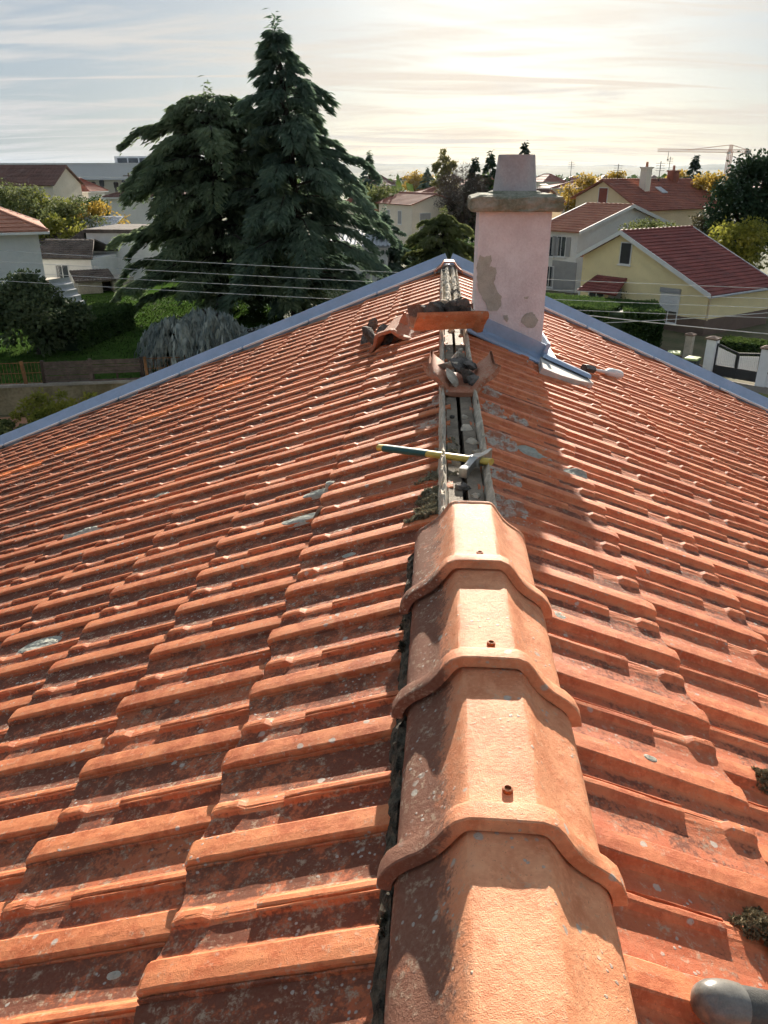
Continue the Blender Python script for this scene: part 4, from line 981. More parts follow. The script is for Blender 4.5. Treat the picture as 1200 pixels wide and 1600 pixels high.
def slat_panel(u0, u1, label, z0=0.0, miss=()):
    t0, t1 = tpix(u0), tpix(u1); root = empty('slatted_fence', along(t0, -.16, zb), math.atan2(fd.y, fd.x)); H = zt-zb; n = 9; W_ = t1-t0
    for k in range(n):
        if k in miss: continue
        m = MB(); a = z0+(H-z0)*k/n; hw = (H-z0)/n; j = random.uniform(-.02, .02)
        m.box(0, W_, -.02+(.018 if k % 2 else 0), .0+(.018 if k % 2 else 0), a+.012+j, a+hw-.004+j); m.build('slat', M['wood'], root)
    for x in (.03, W_*.5, W_-.03): m = MB(); m.box(x-.04, x+.04, .025, .06, 0, H); m.build('upright', M['wood_dark'], root)
    tag(root, label, 'fence', 'wooden fence panels')
slat_panel(73, 144, 'full grey wooden slat fence panel left of the middle post'); slat_panel(147, 224, 'wooden slat fence panel with a gap near its bottom', 0, (1, 2)); slat_panel(291, 345, 'short wooden slat panel beside the weeping cedar')
def wire_fence(u0, u1, label):
    t0, t1 = tpix(u0), tpix(u1); root = empty('wire_fence', along(t0, -.12, zb), math.atan2(fd.y, fd.x)); H = zt-zb; W_ = t1-t0
    m = MB(); k = 0
    while k*.14 < W_: m.box(k*.14-.006, k*.14+.006, -.006, .006, 0, H); k += 1
    m.build('vertical_wires', M['rust'], root); m = MB()
    for z in (.02, H*.5, H-.02): m.box(0, W_, -.010, .010, z-.012, z+.012)
    m.build('rails', M['rust'], root); tag(root, label, 'fence', 'wire fences on the garden wall')
wire_fence(-60, 42, 'rusty wire fence at the left edge'); wire_fence(43, 70, 'narrow wire fence bay beside the wooden panel'); wire_fence(233, 289, 'wire fence in front of the weeping cedar')

# gate on the right
def pillar(u_, v_, top, label, mat='pillar', w_=.22, cap=True):
    P = gd(u_, v_); h = onpl(u_, top, P, 0).z; root = empty('gate_pillar', P, R(-40)); m = MB(); m.box(-w_, w_, -w_, w_, 0, h); m.build('shaft', M[mat], root)
    if cap: m = MB(); m.box(-w_-.06, w_+.06, -w_-.06, w_+.06, h, h+.08); m.loft([[Vector((x*s_, y*s_, z)) for x, y in ((-1, -1), (1, -1), (1, 1), (-1, 1))] for s_, z in ((w_+.04, h+.08), (.03, h+.16))]); m.build('cap', M['plinth'], root)
    tag(root, label, 'pillar', 'pillars along the street'); return P, h
PA, hA = pillar(1105, 588, 530, 'pale pillar at the left side of the driveway gate')
PB, hB = pillar(1189, 603, 545, 'pale pillar at the right side of the driveway gate')
pillar(1071, 574, 524, 'beige pillar behind the two wheelie bins', 'concrete', .17)
pillar(1001, 546, 503, 'leaning pale concrete post in front of the hedge', 'concrete', .13, False)
gdv = (PB-PA); gl = gdv.length; ga = math.atan2(gdv.y, gdv.x); gate = empty('driveway_gate', PA, ga)
m = MB(); m.box(.25, gl/2-.02, -.03, .03, .12, .62); m.box(gl/2+.02, gl-.25, -.03, .03, .12, .62); m.build('bottom_panel', M['metal_dark'], gate)
zmid = 1.30; zhi = hA-.12
for sgn in (0, 1):
    xs, xe = (.25, gl/2-.02) if sgn == 0 else (gl/2+.02, gl-.25)
    def ztop(x): t = abs(x-gl/2)/(gl/2); return zmid+(zhi-zmid)*t*(1.0 if sgn == 0 else .45)
    m = MB(); m.loft([[Vector((x, y, ztop(x)+dz)) for y, dz in ((-.03, -.04), (.03, -.04), (.03, .04), (-.03, .04))] for x in (xs, xe)]); m.build('top_rail', M['metal_dark'], gate)
    for x in (xs, xe): m = MB(); m.box(x-.035, x+.035, -.035, .035, .1, ztop(x)+.04); m.build('stile', M['metal_dark'], gate)
    n = 10
    for k in range(n):
        x0 = xs+.06+(xe-xs-.12)*k/n; x1 = xs+.06+(xe-xs-.12)*(k+.82)/n; m = MB(); m.prism([(x0, .63), (x1, .63), (x1, ztop(x1)-.12), (x0, ztop(x0)-.12)], -.012, .012); m.build('slat', M['white'], gate)
tag(gate, 'black driveway gate with white vertical slats', 'gate')
root = empty('street_fence', PB, ga); m = MB(); m.box(.22, 4, -.12, .12, 0, .62); m.build('low_wall', M['pillar'], root); m = MB(); m.box(.2, 4, -.14, .14, .62, .70); m.build('coping', M['plinth'], root)
for k in range(14): x = .35+k*.26; m = MB(); m.box(x, x+.17, -.015, .015, .72, 1.55); m.build('slat', M['white'], root)
m = MB(); m.box(.22, 4, -.03, .03, 1.56, 1.63); m.build('top_rail', M['metal_dark'], root)
tag(root, 'white slatted fence on a low wall at the right edge', 'fence')
root = empty('garden_fence', PA, 0); Pq = gd(1001, 546); v = Pq-PA
m = MB(); m.loft([[p+Vector((0, dy, z)) for dy, z in ((-.08, 0), (.08, 0), (.08, .5), (-.08, .5))] for p in (Vector((-.3, .1, 0)), v*.40, v)]); m.build('low_wall', M['plinth'], root)
tag(root, 'low brown street wall behind the wheelie bins', 'wall')
def wbin(u_, v_, label, rz):
    P = gd(u_, v_); root = empty('wheelie_bin', P, rz); m = MB()
    m.loft([[Vector((x*s_, y*s_, z)) for x, y in ((-.27, -.30), (.27, -.30), (.27, .30), (-.27, .30))] for s_, z in ((.78, .06), (.84, .25), (1, .95), (1.06, .96), (1.06, 1.0))]); m.build('body', M['bin'], root)
    m = MB(); m.loft([[Vector((x*s_, y*s_, z)) for x, y in ((-.31, -.37), (.31, -.37), (.31, .33), (-.31, .33))] for s_, z in ((1, 1.004), (1.02, 1.04), (.9, 1.09), (.5, 1.11))]); m.build('lid', M['green_lid'], root, 40)
    for sx in (-.22, .22):
        m = MB(); m.tube([(sx-.03, .27, .1), (sx+.03, .27, .1)], .1, 12); m.build('wheel', M['black'], root)
    m = MB(); m.tube([(-.2, .37, 1.0), (.2, .37, 1.0)], .018, 8); m.build('handle', M['bin'], root)
    tag(root, label, 'bin', 'wheelie bins by the gate')
wbin(1048, 584, 'wheelie bin with green lid farther from the gate', R(-20)); wbin(1077, 594, 'wheelie bin with green lid nearer the gate', R(-35))
# parked white car
P = gd(936, 548); root = empty('parked_car', P, R(150))
def carring(x, hw, z0, z1, zr_, rw):
    return [Vector((x, -hw, z0)), Vector((x, hw, z0)), Vector((x, hw, z1)), Vector((x, rw, zr_)), Vector((x, -rw, zr_)), Vector((x, -hw, z1))]
m = MB(); m.loft([carring(x, hw, .28, z1, zr_, rw) for x, hw, z1, zr_, rw in ((-2.05, .75, .55, .62, .7), (-1.95, .83, .70, .80, .72), (-1.1, .86, .82, .95, .74), (-.35, .87, .88, 1.44, .58), (.6, .87, .90, 1.50, .60), (1.3, .87, .90, 1.46, .58), (1.9, .85, .88, 1.0, .62), (2.05, .80, .60, .75, .65))]); body = m.build('body', M['car'], root, 30)
for x in (-1.3, 1.25):
    for y in (-.83, .83):
        m = MB(); m.tube([(x, y-.1, .32), (x, y+.1, .32)], .32, 18); wq = m.build('wheel', M['black'], root); m = MB(); m.tube([(x, y-.105, .32), (x, y+.105, .32)], .19, 12); m.build('rim', M['steel'], wq)
m = MB(); m.loft([[Vector((-1.02, s_*.60, .98)), Vector((-.42, s_*.50, 1.41)), Vector((-.40, s_*.50, 1.43)), Vector((-1.04, s_*.60, 1.0))] for s_ in (-1, 1)]); m.build('windscreen', M['glass'], root)
for s_ in (-1, 1):
    m = MB(); m.loft([[Vector((x, s_*(.80+o_), .98)), Vector((x+.05*(1 if x < 0 else -1), s_*(.63+o_), 1.36))] for o_ in (.0, .03) for x in ((-.4, 1.5) if o_ == 0 else (1.5, -.4))]); m.build('side_window', M['glass'], root)
    m = MB(); m.box(-2.08, -1.98, s_*.62-.12, s_*.62+.12, .60, .72); m.build('headlight', M['glass'], root)
tag(root, 'white parked car with its roof showing behind the verge', 'car')
# tower crane
C0 = at(1135, 275, 420); zt = at(1135, 236, 420).z; cr = empty('tower_crane', (C0.x, C0.y, 0), R(6)); sc = at(1136, 236, 420).x-at(1135, 236, 420).x
def truss(name, a, b, w_, n, par, tri=False):
    a, b = Vector(a), Vector(b); m = MB(); ax = (b-a).normalized(); s1 = ax.cross(Vector((0, 1, 0)) if abs(ax.y) < .9 else Vector((1, 0, 0))).normalized(); s2 = ax.cross(s1)
    cor = [s1*w_+s2*w_, s1*w_-s2*w_, -s1*w_-s2*w_, -s1*w_+s2*w_]
    for q in cor: m.tube([a+q, b+q], w_*.16, 4)
    for k in range(n):
        for i in range(4): m.tube([a.lerp(b, k/n)+cor[i], a.lerp(b, (k+1)/n)+cor[(i+1) % 4]], w_*.11, 4)
    return m.build(name, M['crane'], par)
truss('mast', (0, 0, 0), (0, 0, zt), .9, 24, cr); truss('jib', (0, 0, zt), (-118*sc, 0, zt+1*sc), .6, 34, cr); truss('counter_jib', (0, 0, zt), (33*sc, 0, zt), .6, 9, cr); truss('tower_head', (0, 0, zt), (0, 0, zt+9*sc), .6, 5, cr)
m = MB(); m.box(25*sc, 32*sc, -1, 1, zt-5*sc, zt+1*sc); m.build('counterweight', M['concrete'], cr)
m = MB(); m.tube([(0, 0, zt+9*sc), (-70*sc, 0, zt+1.5*sc)], .12, 4); m.tube([(0, 0, zt+9*sc), (30*sc, 0, zt+1*sc)], .12, 4); m.build('tie_bars', M['crane'], cr)
m = MB(); m.box(-4*sc, -1*sc, -1.2, 1.2, zt-4*sc, zt-1*sc); m.build('cab', M['white'], cr)
m = MB(); m.tube([(-100*sc, 0, zt), (-100*sc, 0, zt-12*sc)], .12, 4); m.box(-101*sc, -99*sc, -.4, .4, zt-14*sc, zt-12*sc); m.build('hook', M['metal_dark'], cr)
tag(cr, 'slim tower crane on the right horizon', 'crane')
for k, (u_, v0, v1, Y) in enumerate([(1030, 252, 275, 95), (890, 252, 290, 130), (964, 256, 280, 100), (1043, 245, 280, 140)]):
    A = at(u_, v1, Y); zt = at(u_, v0, Y).z; m = MB(); m.tube([(A.x, A.y, 0), (A.x, A.y, zt)], .045, 6)
    for q in range(4): m.tube([(A.x-.5, A.y, zt-.2-q*.25), (A.x+.5, A.y, zt-.2-q*.25)], .02, 4)
    tag(m.build('antenna_mast', M['metal_dark']), ['thin antenna mast above the beige house roof', 'thin antenna mast just right of the chimney pot', 'thin antenna mast near the beige gable', 'taller thin mast left of the crane'][k], 'antenna')
# wires
def wire(p0, p1, sag, label, r_=.012, group='power lines crossing behind the roof'):
    m = MB(); p0, p1 = Vector(p0), Vector(p1); n = 24
    m.tube([p0.lerp(p1, k/n)-Vector((0, 0, sag*4*(k/n)*(1-k/n))) for k in range(n+1)], r_, 5); tag(m.build('power_line', M['wire']), label, 'cable', group)
for k, (v0, v1) in enumerate(((396, 438), (413, 454), (429, 468), (443, 484))):
    wire(at(-150, v0-14, 27), at(1460, v1+22, 23), .12, ['topmost', 'second', 'third', 'lowest'][k]+' of the four parallel wires before the cedar', .008)
wire(at(880, 488, 22), at(1400, 538, 20), .05, 'smooth cable passing in front of the gate pillars', .012); wire(at(900, 506, 30), at(1400, 470, 26), .1, 'twisted cable crossing the yellow house wall', .012)
wire(at(-200, 270, 130), at(420, 276, 130), .3, 'thin wire strung before the warehouse', .05, None)

# ================================================================== VEGETATION
def unit(a): return a/np.maximum(1e-9, np.linalg.norm(a, axis=1, keepdims=True))
def leaf_mesh(name, P, D, L, W, mat, parent, rnd=None, droop=0.0, quad=True):
    n = len(P); D = unit(D); S = unit(np.cross(D, rng.normal(size=(n, 3)))); L = np.broadcast_to(np.asarray(L), (n,))[:, None]; W = np.broadcast_to(np.asarray(W), (n,))[:, None]
    if rnd is None: rnd = rng.random(n)
    mid_ = P+D*L*.5
    if quad:
        V = np.stack([P, mid_+S*W, P+D*L-np.array([0, 0, 1])*L*droop, mid_-S*W], 1).reshape(-1, 3); k = 4
    else:
        V = np.stack([P-S*W, P+S*W, P+D*L-np.array([0, 0, 1])*L*droop], 1).reshape(-1, 3); k = 3
    return quads(name, V, np.arange(n*k), k, M[mat], parent, dict(rnd=np.repeat(rnd, k)))
def conifer(name, label, base, H, prof, nl, per, mat, lean=(0, 0), asym=(1, 1), droop=.35, leafL=.38, leafW=.05, trunk_r=.35, group=None, cat='tree', zmin=.06, pw=1.0, rise=.15):
    """limbs in loose tiers; each limb carries flat drooping sprays"""
    base = Vector(base); root = empty(name, base); P = []; D = []; Rn = []; tb = MB()
    zs = [0, .3, .6, .8, .92, 1.0]; ctr = lambda t: Vector((lean[0]*t**3, lean[1]*t**3, H*t))
    tb.tube([ctr(t) for t in zs], [trunk_r*(1-t)**.8+.015 for t in zs], 8)
    limbs = MB()
    for i in range(nl):
        t = zmin+(1-zmin)*((i+random.random())/nl)**pw
        Rr = np.interp(t, [p[0] for p in prof], [p[1] for p in prof])*random.choice((.55, .75, .9, 1.0, 1.12))*random.uniform(.88, 1.12)
        az = i*2.399963+random.uniform(-.4, .4); ca, sa = math.cos(az), math.sin(az)
        Rr *= asym[0] if ca < 0 else asym[1]
        o = ctr(t); rz = rise*random.uniform(.3, 1.3); pts = []
        for k in range(9):
            s = k/8; zq = Rr*(rz*math.sin(s*2.0) - droop*s**2.4*random.uniform(.8, 1.2)*.75)
            pts.append(np.array([o.x+ca*Rr*s, o.y+sa*Rr*s, o.z+zq]))
        limbs.tube([Vector(q) for q in pts[:7:2]], [max(.012, .035*Rr*(1-.8*s)*.5) for s in (0, .33, .66, 1)], 5)
        pts = np.array(pts); n = int(per*max(.5, Rr)*random.uniform(.8, 1.2))
        s = rng.random(n)**.75; s = .12+.88*s
        idx = s*8; i0 = np.clip(idx.astype(int), 0, 7); f = (idx-i0)[:, None]; c = pts[i0]*(1-f)+pts[i0+1]*f
        wdt = (.24*Rr*(1.05-s)**.7+.12)
        lat = rng.normal(size=n)*.42; lat = np.clip(lat, -1, 1)
        nb = max(3, int(5+Rr)); snap = np.round(s*nb)/nb    # sub-branches
        s2 = s*.45+snap*.55
        perp = np.array([-sa, ca, 0]); out = np.array([ca, sa, 0])
        off = perp*(lat*wdt)[:, None] + out*(np.abs(lat)*wdt*.55+(s2-s)*Rr*.4)[:, None]
        hang = -np.abs(rng.normal(size=n))*(.07+.05*Rr*.25)*(1+np.abs(lat)) - .25*np.abs(lat)*wdt*droop*2
        q = c+off; q[:, 2] += hang*.8 + rng.normal(size=n)*.04
        d = out*(.8+.3*rng.random(n))[:, None] + perp*(np.sign(lat)*(.25+.7*rng.random(n)))[:, None]; d[:, 2] = -.15-.75*droop*rng.random(n)*1.6
        P.append(q); D.append(d); Rn.append(np.clip(.15+.35*rng.random(n)+.40*s*rng.random(n)+(.25 if random.random() < .25 else 0), 0, 1))  # needles lighter toward limb tips, sunlit tips put into the colour
    # leader tuft
    tip = np.array(ctr(1.0)); n = 160
    q = tip+rng.normal(size=(n, 3))*np.array([.12, .12, .45])-np.array([0, 0, .3]); P.append(q); D.append(rng.normal(size=(n, 3))*np.array([1, 1, .4])); Rn.append(rng.random(n))
    P = np.concatenate(P); D = np.concatenate(D); n = len(P)
    tk = tb.build('trunk', M['bark'], root); limbs.build('limbs', M['bark'], tk)
    leaf_mesh('crown', P, D, leafL*(.6+.7*rng.random(n)), leafW*(.7+.6*rng.random(n)), mat, root, np.concatenate(Rn), .15)
    return tag(root, label, cat, group)
def broadleaf(name, label, base, H, rx, ry, mat, n=9000, leaf=.16, clumps=40, trunk=.15, group=None, cat='tree', z0=.25, shape=1.0, elong=.7, twig=0, top=0.0):
    base = Vector(base); root = empty(name, base); C = []
    for k in range(clumps):
        while True:
            p = rng.uniform(-1, 1, 3)
            if (p**2).sum() < 1 and (p**2).sum() > .12: break
        if top: p[:2] *= (1-top*max(0, p[2]))
        C.append((p[0]*rx*.8, p[1]*ry*.8, H*(z0+(1-z0)*.5)+p[2]*H*(1-z0)*.44))
    C = np.array(C); cr_ = rng.uniform(.55, 1.1, clumps)*min(rx, H*(1-z0)*.5)*.34*shape
    w_ = cr_**2/np.sum(cr_**2); ci = rng.choice(clumps, n, p=w_)
    d = unit(rng.normal(size=(n, 3))); r = rng.random(n)**.42
    P = C[ci]+d*(cr_[ci]*r*rng.uniform(.8, 1.25, n))[:, None]*np.array([1.15, 1.15, .85]); P[:, 2] = np.maximum(P[:, 2], .02)
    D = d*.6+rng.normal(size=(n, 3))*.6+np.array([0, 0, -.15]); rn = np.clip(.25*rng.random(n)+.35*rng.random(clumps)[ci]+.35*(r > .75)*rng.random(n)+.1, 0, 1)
    tb = MB(); tb.tube([(0, 0, 0), (.05*rx, 0, H*.3), (0, .05*rx, H*.75)], [trunk, trunk*.75, trunk*.2], 8)
    for k in range(min(clumps, 16)): tb.tube([(0, 0, H*random.uniform(.12, .4)), Vector(C[k])*.6+Vector((0, 0, H*.15)), Vector(C[k])], [trunk*.45, trunk*.25, trunk*.08], 5)
    tb.build('trunk', M['bark'], root)
    leaf_mesh('crown', P, D, leaf*rng.uniform(.6, 1.3, n), leaf*.32*rng.uniform(.7, 1.3, n)*elong/.7, mat, root, rn)
    return tag(root, label, cat, group)
def hedge(name, label, pts, h, thick, mat, n, leaf=.07, z0=0.0, lean=0.0):
    """clipped hedge along a polyline: a dense core and leaves on its faces"""
    pts = [Vector((p[0], p[1], z0)) for p in pts]; root = empty(name, pts[0]); o = pts[0]; seg = [(b-a) for a, b in zip(pts, pts[1:])]; Ls = [s.length for s in seg]
    m = MB(); rings = []
    for i, p in enumerate(pts):
        dv = (pts[min(i+1, len(pts)-1)]-pts[max(i-1, 0)]).normalized(); nv = Vector((-dv.y, dv.x, 0))
        rings.append([p-o+nv*(x*thick*.5*.90)+Vector((0, 0, z)) for x, z in ((-1, 0), (1, 0), (1, h*.92), (.85, h*.97), (-.85, h*.97), (-1, h*.92))])
    m.loft(rings); m.build('core', M['shrub_dark'], root)
    k = rng.choice(len(seg), n, p=np.array(Ls)/sum(Ls)); t = rng.random(n); A = np.array([list(p) for p in pts])
    p = A[k]*(1-t[:, None])+A[k+1]*t[:, None]-np.array(o); dv = unit(A[k+1]-A[k]); nv = np.stack([-dv[:, 1], dv[:, 0], 0*t], 1)
    f = rng.random(n); fs = np.where(f < .38, -1, np.where(f < .62, 1, 0)); zz = rng.random(n)*h; x = rng.uniform(-1, 1, n)
    off = np.where(fs != 0, fs*(1+rng.normal(size=n)*.03), x)*thick*.5; z = np.where(fs != 0, zz, h*(1+rng.normal(size=n)*.018))
    p = p+nv*off[:, None]; p[:, 2] += z
    d = nv*(fs*.8)[:, None]+rng.normal(size=(n, 3))*.6; d[:, 2] += np.where(fs == 0, 1.0, .1)
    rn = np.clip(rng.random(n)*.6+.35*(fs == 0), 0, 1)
    leaf_mesh('foliage', p, d, leaf*rng.uniform(.6, 1.4, n), leaf*.4, mat, root, rn)
    return tag(root, label, 'hedge')
def weeping(name, label, base, rx, ry, H, mat, n):
    base = Vector(base); root = empty(name, base); ns = 620
    # draped curtains: each strand starts on a lumpy dome and hangs
    C = np.array([(rng.uniform(-.75, .75)*rx, rng.uniform(-.6, .6)*ry, 0) for _ in range(16)]); hr = rng.uniform(.62, 1.0, 16)*H*(1-.35*(C[:, 0]/rx)**2-.2*(C[:, 1]/ry)**2)
    ci = rng.integers(0, 16, ns); a = rng.random(ns)*2*np.pi; rr_ = rng.uniform(.25, .42, ns)*rx*.9
    top = np.stack([C[ci, 0]+np.cos(a)*rr_*.35, C[ci, 1]+np.sin(a)*rr_*.35, hr[ci]], 1)
    end = np.stack([C[ci, 0]+np.cos(a)*rr_, C[ci, 1]+np.sin(a)*rr_, hr[ci]*rng.uniform(.0, .35, ns)], 1)
    si = rng.integers(0, ns, n); t = rng.random(n)
    P = top[si]*(1-t[:, None])+end[si]*t[:, None]; P[:, :2] += ((end-top)[si, :2])*(np.sin(t*np.pi*.6)*.35)[:, None]; P[:, 2] += (np.sin(t*np.pi)*.12*H); P += rng.normal(size=(n, 3))*.05
    D = (end-top)[si]*.4+rng.normal(size=(n, 3))*.35; D[:, 2] -= .9
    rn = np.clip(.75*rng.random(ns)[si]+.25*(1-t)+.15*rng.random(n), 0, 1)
    tb = MB(); tb.tube([(0, 0, 0), (.2, 0, H*.5), (-.2, .1, H*.8)], [.2, .14, .06], 8)
    for k in range(16): tb.tube([(0, 0, H*.5), Vector((C[k, 0]*.6, C[k, 1]*.6, hr[k]*.9)), Vector((C[k, 0], C[k, 1], hr[k]))], [.09, .06, .03], 5)
    tb.build('trunk', M['bark'], root); leaf_mesh('crown', P, D, .34*rng.uniform(.6, 1.3, n), .045, mat, root, rn, .2)
    return tag(root, label, 'tree')

def moss(side, u_, v_, rx, ry, th, mat, n, label=None):
    c = onroof(u_, v_, side); a = rng.random(n)*2*np.pi; r = rng.random(n)**.5*(1+.25*np.sin(3*a+u_)+.15*np.sin(7*a))
    nn = frame(side)[2]; P = np.array([list(roof_surf(side, c.x+rx*q*math.cos(b), c.y+ry*q*math.sin(b))) for q, b in zip(r, a)])
    P += np.outer(th*np.clip(1-r**2, 0, 1)*(.35+.65*rng.random(n))-.001, np.array(nn)); D = rng.normal(size=(n, 3))*.8+np.array(nn)*.8
    o = leaf_mesh('moss_clump', P, D, (.008 if mat != 'moss_leaf_green' else .012)*rng.uniform(.5, 1.4, n), .0022 if mat != 'moss_leaf_green' else .005, mat, house); o['kind'] = 'stuff'
M['moss_leaf'] = leafmat('moss_leaf', (.035, .030, .020), (.34, .28, .17), .1); M['moss_leaf_green'] = leafmat('moss_leaf_green', (.07, .065, .045), (.42, .38, .26), .1); M['moss_leaf_black'] = leafmat('moss_leaf_black', (.008, .008, .006), (.10, .09, .06), .05)
moss(1, 1192, 1462, .034, .040, .026, 'moss_leaf', 2600); moss(1, 1202, 1226, .028, .026, .022, 'moss_leaf', 1800)
for (u_, v_, rx, ry, th, n) in ((672, 776, .05, .07, .020, 2600), (662, 802, .06, .05, .022, 2200), (690, 700, .05, .08, .008, 1000), (676, 740, .07, .06, .007, 900)): moss(-1, u_, v_, rx, ry, th, 'moss_leaf_green', n)
for (u_, v_, rx, ry, th, n) in ((632, 968, .022, .045, .026, 1300), (628, 1010, .016, .05, .02, 900), (622, 1110, .016, .05, .022, 1000), (606, 1385, .014, .04, .02, 1000), (600, 1440, .012, .05, .02, 900), (628, 1060, .012, .03, .016, 600), (596, 1560, .012, .05, .02, 800)): moss(-1, u_, v_, rx, ry, th, 'moss_leaf_black', n)
for (u_, v_, rx, ry, th, n) in ((850, 965, .010, .03, .02, 600), (945, 1420, .010, .022, .018, 600), (962, 1540, .010, .04, .016, 700)): moss(1, u_, v_, rx, ry, th, 'moss_leaf_black', n)
# the pair of big cedars
B = gd(468, 498, TZ); top = onpl(432, 44, B, 0)
conifer('cedar_tree', 'tall dark cedar with a thin spire standing on the lawn', B, top.z-TZ, [(0, 4.6), (.08, 5.6), (.25, 5.8), (.42, 5.2), (.52, 4.6), (.60, 4.0), (.68, 3.1), (.75, 3.4), (.82, 2.3), (.90, 1.3), (.96, .8), (1, .35)], 120, 250, 'cedar', lean=(top.x-B.x-.1, 0), asym=(.95, 1.02), droop=.42, leafL=.42, leafW=.045, trunk_r=.5, zmin=.07, pw=.85)
B2_ = gd(352, 492, TZ); top2 = onpl(340, 150, B2_, 0)
conifer('cedar_tree', 'broad round-topped cedar left of the spired one', B2_, top2.z-TZ, [(0, 4.8), (.1, 5.8), (.3, 6.0), (.5, 5.8), (.7, 5.4), (.85, 4.7), (.95, 3.4), (1, 2.0)], 125, 240, 'cedar2', asym=(.94, 1.0), droop=.38, leafL=.40, leafW=.05, trunk_r=.45, zmin=.07, pw=.85)
# conifers and bushes right of the cedar
B = gd(600, 440); conifer('conifer_tree', 'bluish green conifer in front of the cream house', B, at(606, 334, B.y).z, [(0, 3.6), (.3, 3.4), (.6, 2.4), (.85, 1.0), (1, .2)], 70, 240, 'cedar', droop=.3, leafL=.34, leafW=.05, trunk_r=.25)
B = gd(690, 446); conifer('conifer_tree', 'yellow-green feathery conifer beside the chimney', B, at(684, 334, B.y).z, [(0, 3.8), (.3, 3.6), (.6, 2.9), (.85, 1.6), (1, .3)], 80, 260, 'bush_green', droop=.3, leafL=.36, leafW=.05, trunk_r=.25, rise=.3)
B = gd(540, 436); broadleaf('bush', 'dark bush between the cedar and the corrugated shed', (B.x, B.y, 0), at(540, 372, B.y).z, 4.0, 3, 'hedge_far', 9000, .22, 40)
B = gd(735, 430); broadleaf('bush', 'dark bush tight beside the left of the chimney', (B.x, B.y, 0), at(735, 365, B.y).z, 3.4, 3, 'hedge', 7000, .22, 36)
B = gd(640, 428); broadleaf('bush', 'dark bush between the two conifers near the roof', (B.x, B.y, 0), at(640, 372, B.y).z, 3.6, 3, 'hedge', 7000, .22, 36)
# weeping blue cedar
B = gd(325, 590, TZ); weeping('weeping_cedar', 'grey-blue weeping cedar mound behind the fence', B+Vector((0, 1.6, 0)), 3.4, 2.4, onpl(320, 484, B+Vector((0, 1.6, 0)), 0).z-TZ+.2, 'bluecedar', 21000)
# dark shrub and clipped hedge on the left
B = gd(58, 562, TZ); broadleaf('dark_shrub', 'dark leafy shrub before the left white house', B+Vector((-.5, 1.2, 0)), onpl(42, 416, B+Vector((0, 1.2, 0)), 0).z-TZ, 2.9, 2.2, 'shrub_dark', 15000, .20, 64, top=.88, z0=.08)
a, b = gd(118, 548, TZ), gd(206, 512, TZ); h_ = onpl(206, 476, b, 0).z-TZ
hedge('clipped_hedge', 'clipped dark hedge beside the lawn', [a-Vector((.9, 0, 0)), b-Vector((.9, 0, 0))], h_, 2.2, 'hedge', 16000, .12, TZ)
# shrub below the wall
B = gd(110, 690); broadleaf('yellow_shrub', 'sparse yellow-green shrub at the foot of the garden wall', (B.x, B.y, 0), at(110, 612, B.y).z, 2.3, 1.5, 'bush_yellow', 7000, .13, 40, .05, z0=.1)
B = gd(25, 705); broadleaf('green_shrub', 'low green shrub by the terracotta patio at the left edge', (B.x, B.y, 0), at(25, 655, B.y).z, 1.5, 1.2, 'bush_green', 5000, .12, 30, .05, z0=.1)
# overgrown garden behind the left house
for k, (u_, vb, vt, Y, rx, mt, lb) in enumerate([(15, 360, 283, 78, 4.5, 'bush_green', 'grey-green bush at the left edge above the white house roof'), (60, 365, 296, 80, 4.2, 'bush_yellow', 'bright yellow-green bush beside the brown-roofed house'), (105, 370, 306, 74, 4.0, 'bush_green', 'grey-green bush in the middle of the overgrown garden'),
        (140, 370, 312, 76, 3.4, 'autumn', 'yellow autumn bush next to the white hip-roofed house'), (90, 372, 330, 70, 3.0, 'bush_yellow', 'low yellow-green bush above the lean-to roof'), (150, 345, 300, 98, 3.6, 'hedge_far', 'dark green bush before the small red hip roof'), (35, 350, 300, 88, 4.0, 'hedge_far', 'dark green bush under the brown roof')]):
    A = at(u_, vt, Y); broadleaf('garden_bush', lb, (A.x, Y, 0), A.z, rx, rx*.8, mt, 6500, .26, 44, group='bushes of the overgrown garden', z0=.3, cat='bush')
# right side trees
for (nm, u_, vt, Y, rx, mt, n, lf, lb, kw) in [
        ('autumn_tree', 1116, 263, 98, 2.7, 'autumn', 6000, .34, 'rounded golden autumn tree left of the dark pine', dict(z0=.25)),
        ('bush', 1030, 331, 62, 3.1, 'bush_green', 7000, .22, 'grey-green bush on the yellow house ridge line', dict(z0=.3)),
        ('yellow_tree', 1172, 336, 60, 3.6, 'bush_yellow', 8000, .24, 'yellow-green leafy tree behind the yellow house', dict(z0=.2)),
        ('brown_tree', 1120, 322, 74, 2.6, 'magnolia', 4500, .26, 'brownish thinning tree between beige and yellow houses', dict(z0=.2)),
        ('autumn_tree', 914, 267, 150, 4.0, 'autumn', 4000, .5, 'yellow tree on the skyline right of the chimney', dict(z0=.2)),
        ('autumn_tree', 967, 263, 180, 3.0, 'autumn', 3000, .5, 'small yellow tree above the beige roof, left one', dict(z0=.2)),
        ('autumn_tree', 1062, 268, 190, 4.5, 'autumn', 3000, .5, 'small yellow tree behind the beige house chimney', dict(z0=.2)),
        ('autumn_tree', 655, 266, 260, 6.0, 'autumn', 3000, .7, 'distant orange tree left of the poplars', dict(z0=.2)),
        ('bush', 590, 284, 120, 5.0, 'bush_green', 5000, .4, 'olive bush behind the cream house roof', dict(z0=.2))]:
    A = at(u_, vt, Y); broadleaf(nm, lb, (A.x, Y, 0), A.z, rx, rx*.9, mt, n, lf, 42, **kw)
A = at(1192, 236, 66); broadleaf('dark_tree', 'big dark evergreen tree at the right edge', (A.x, 66, 0), A.z, 3.7, 3.4, 'pine', 16000, .30, 70, .3, z0=.22)
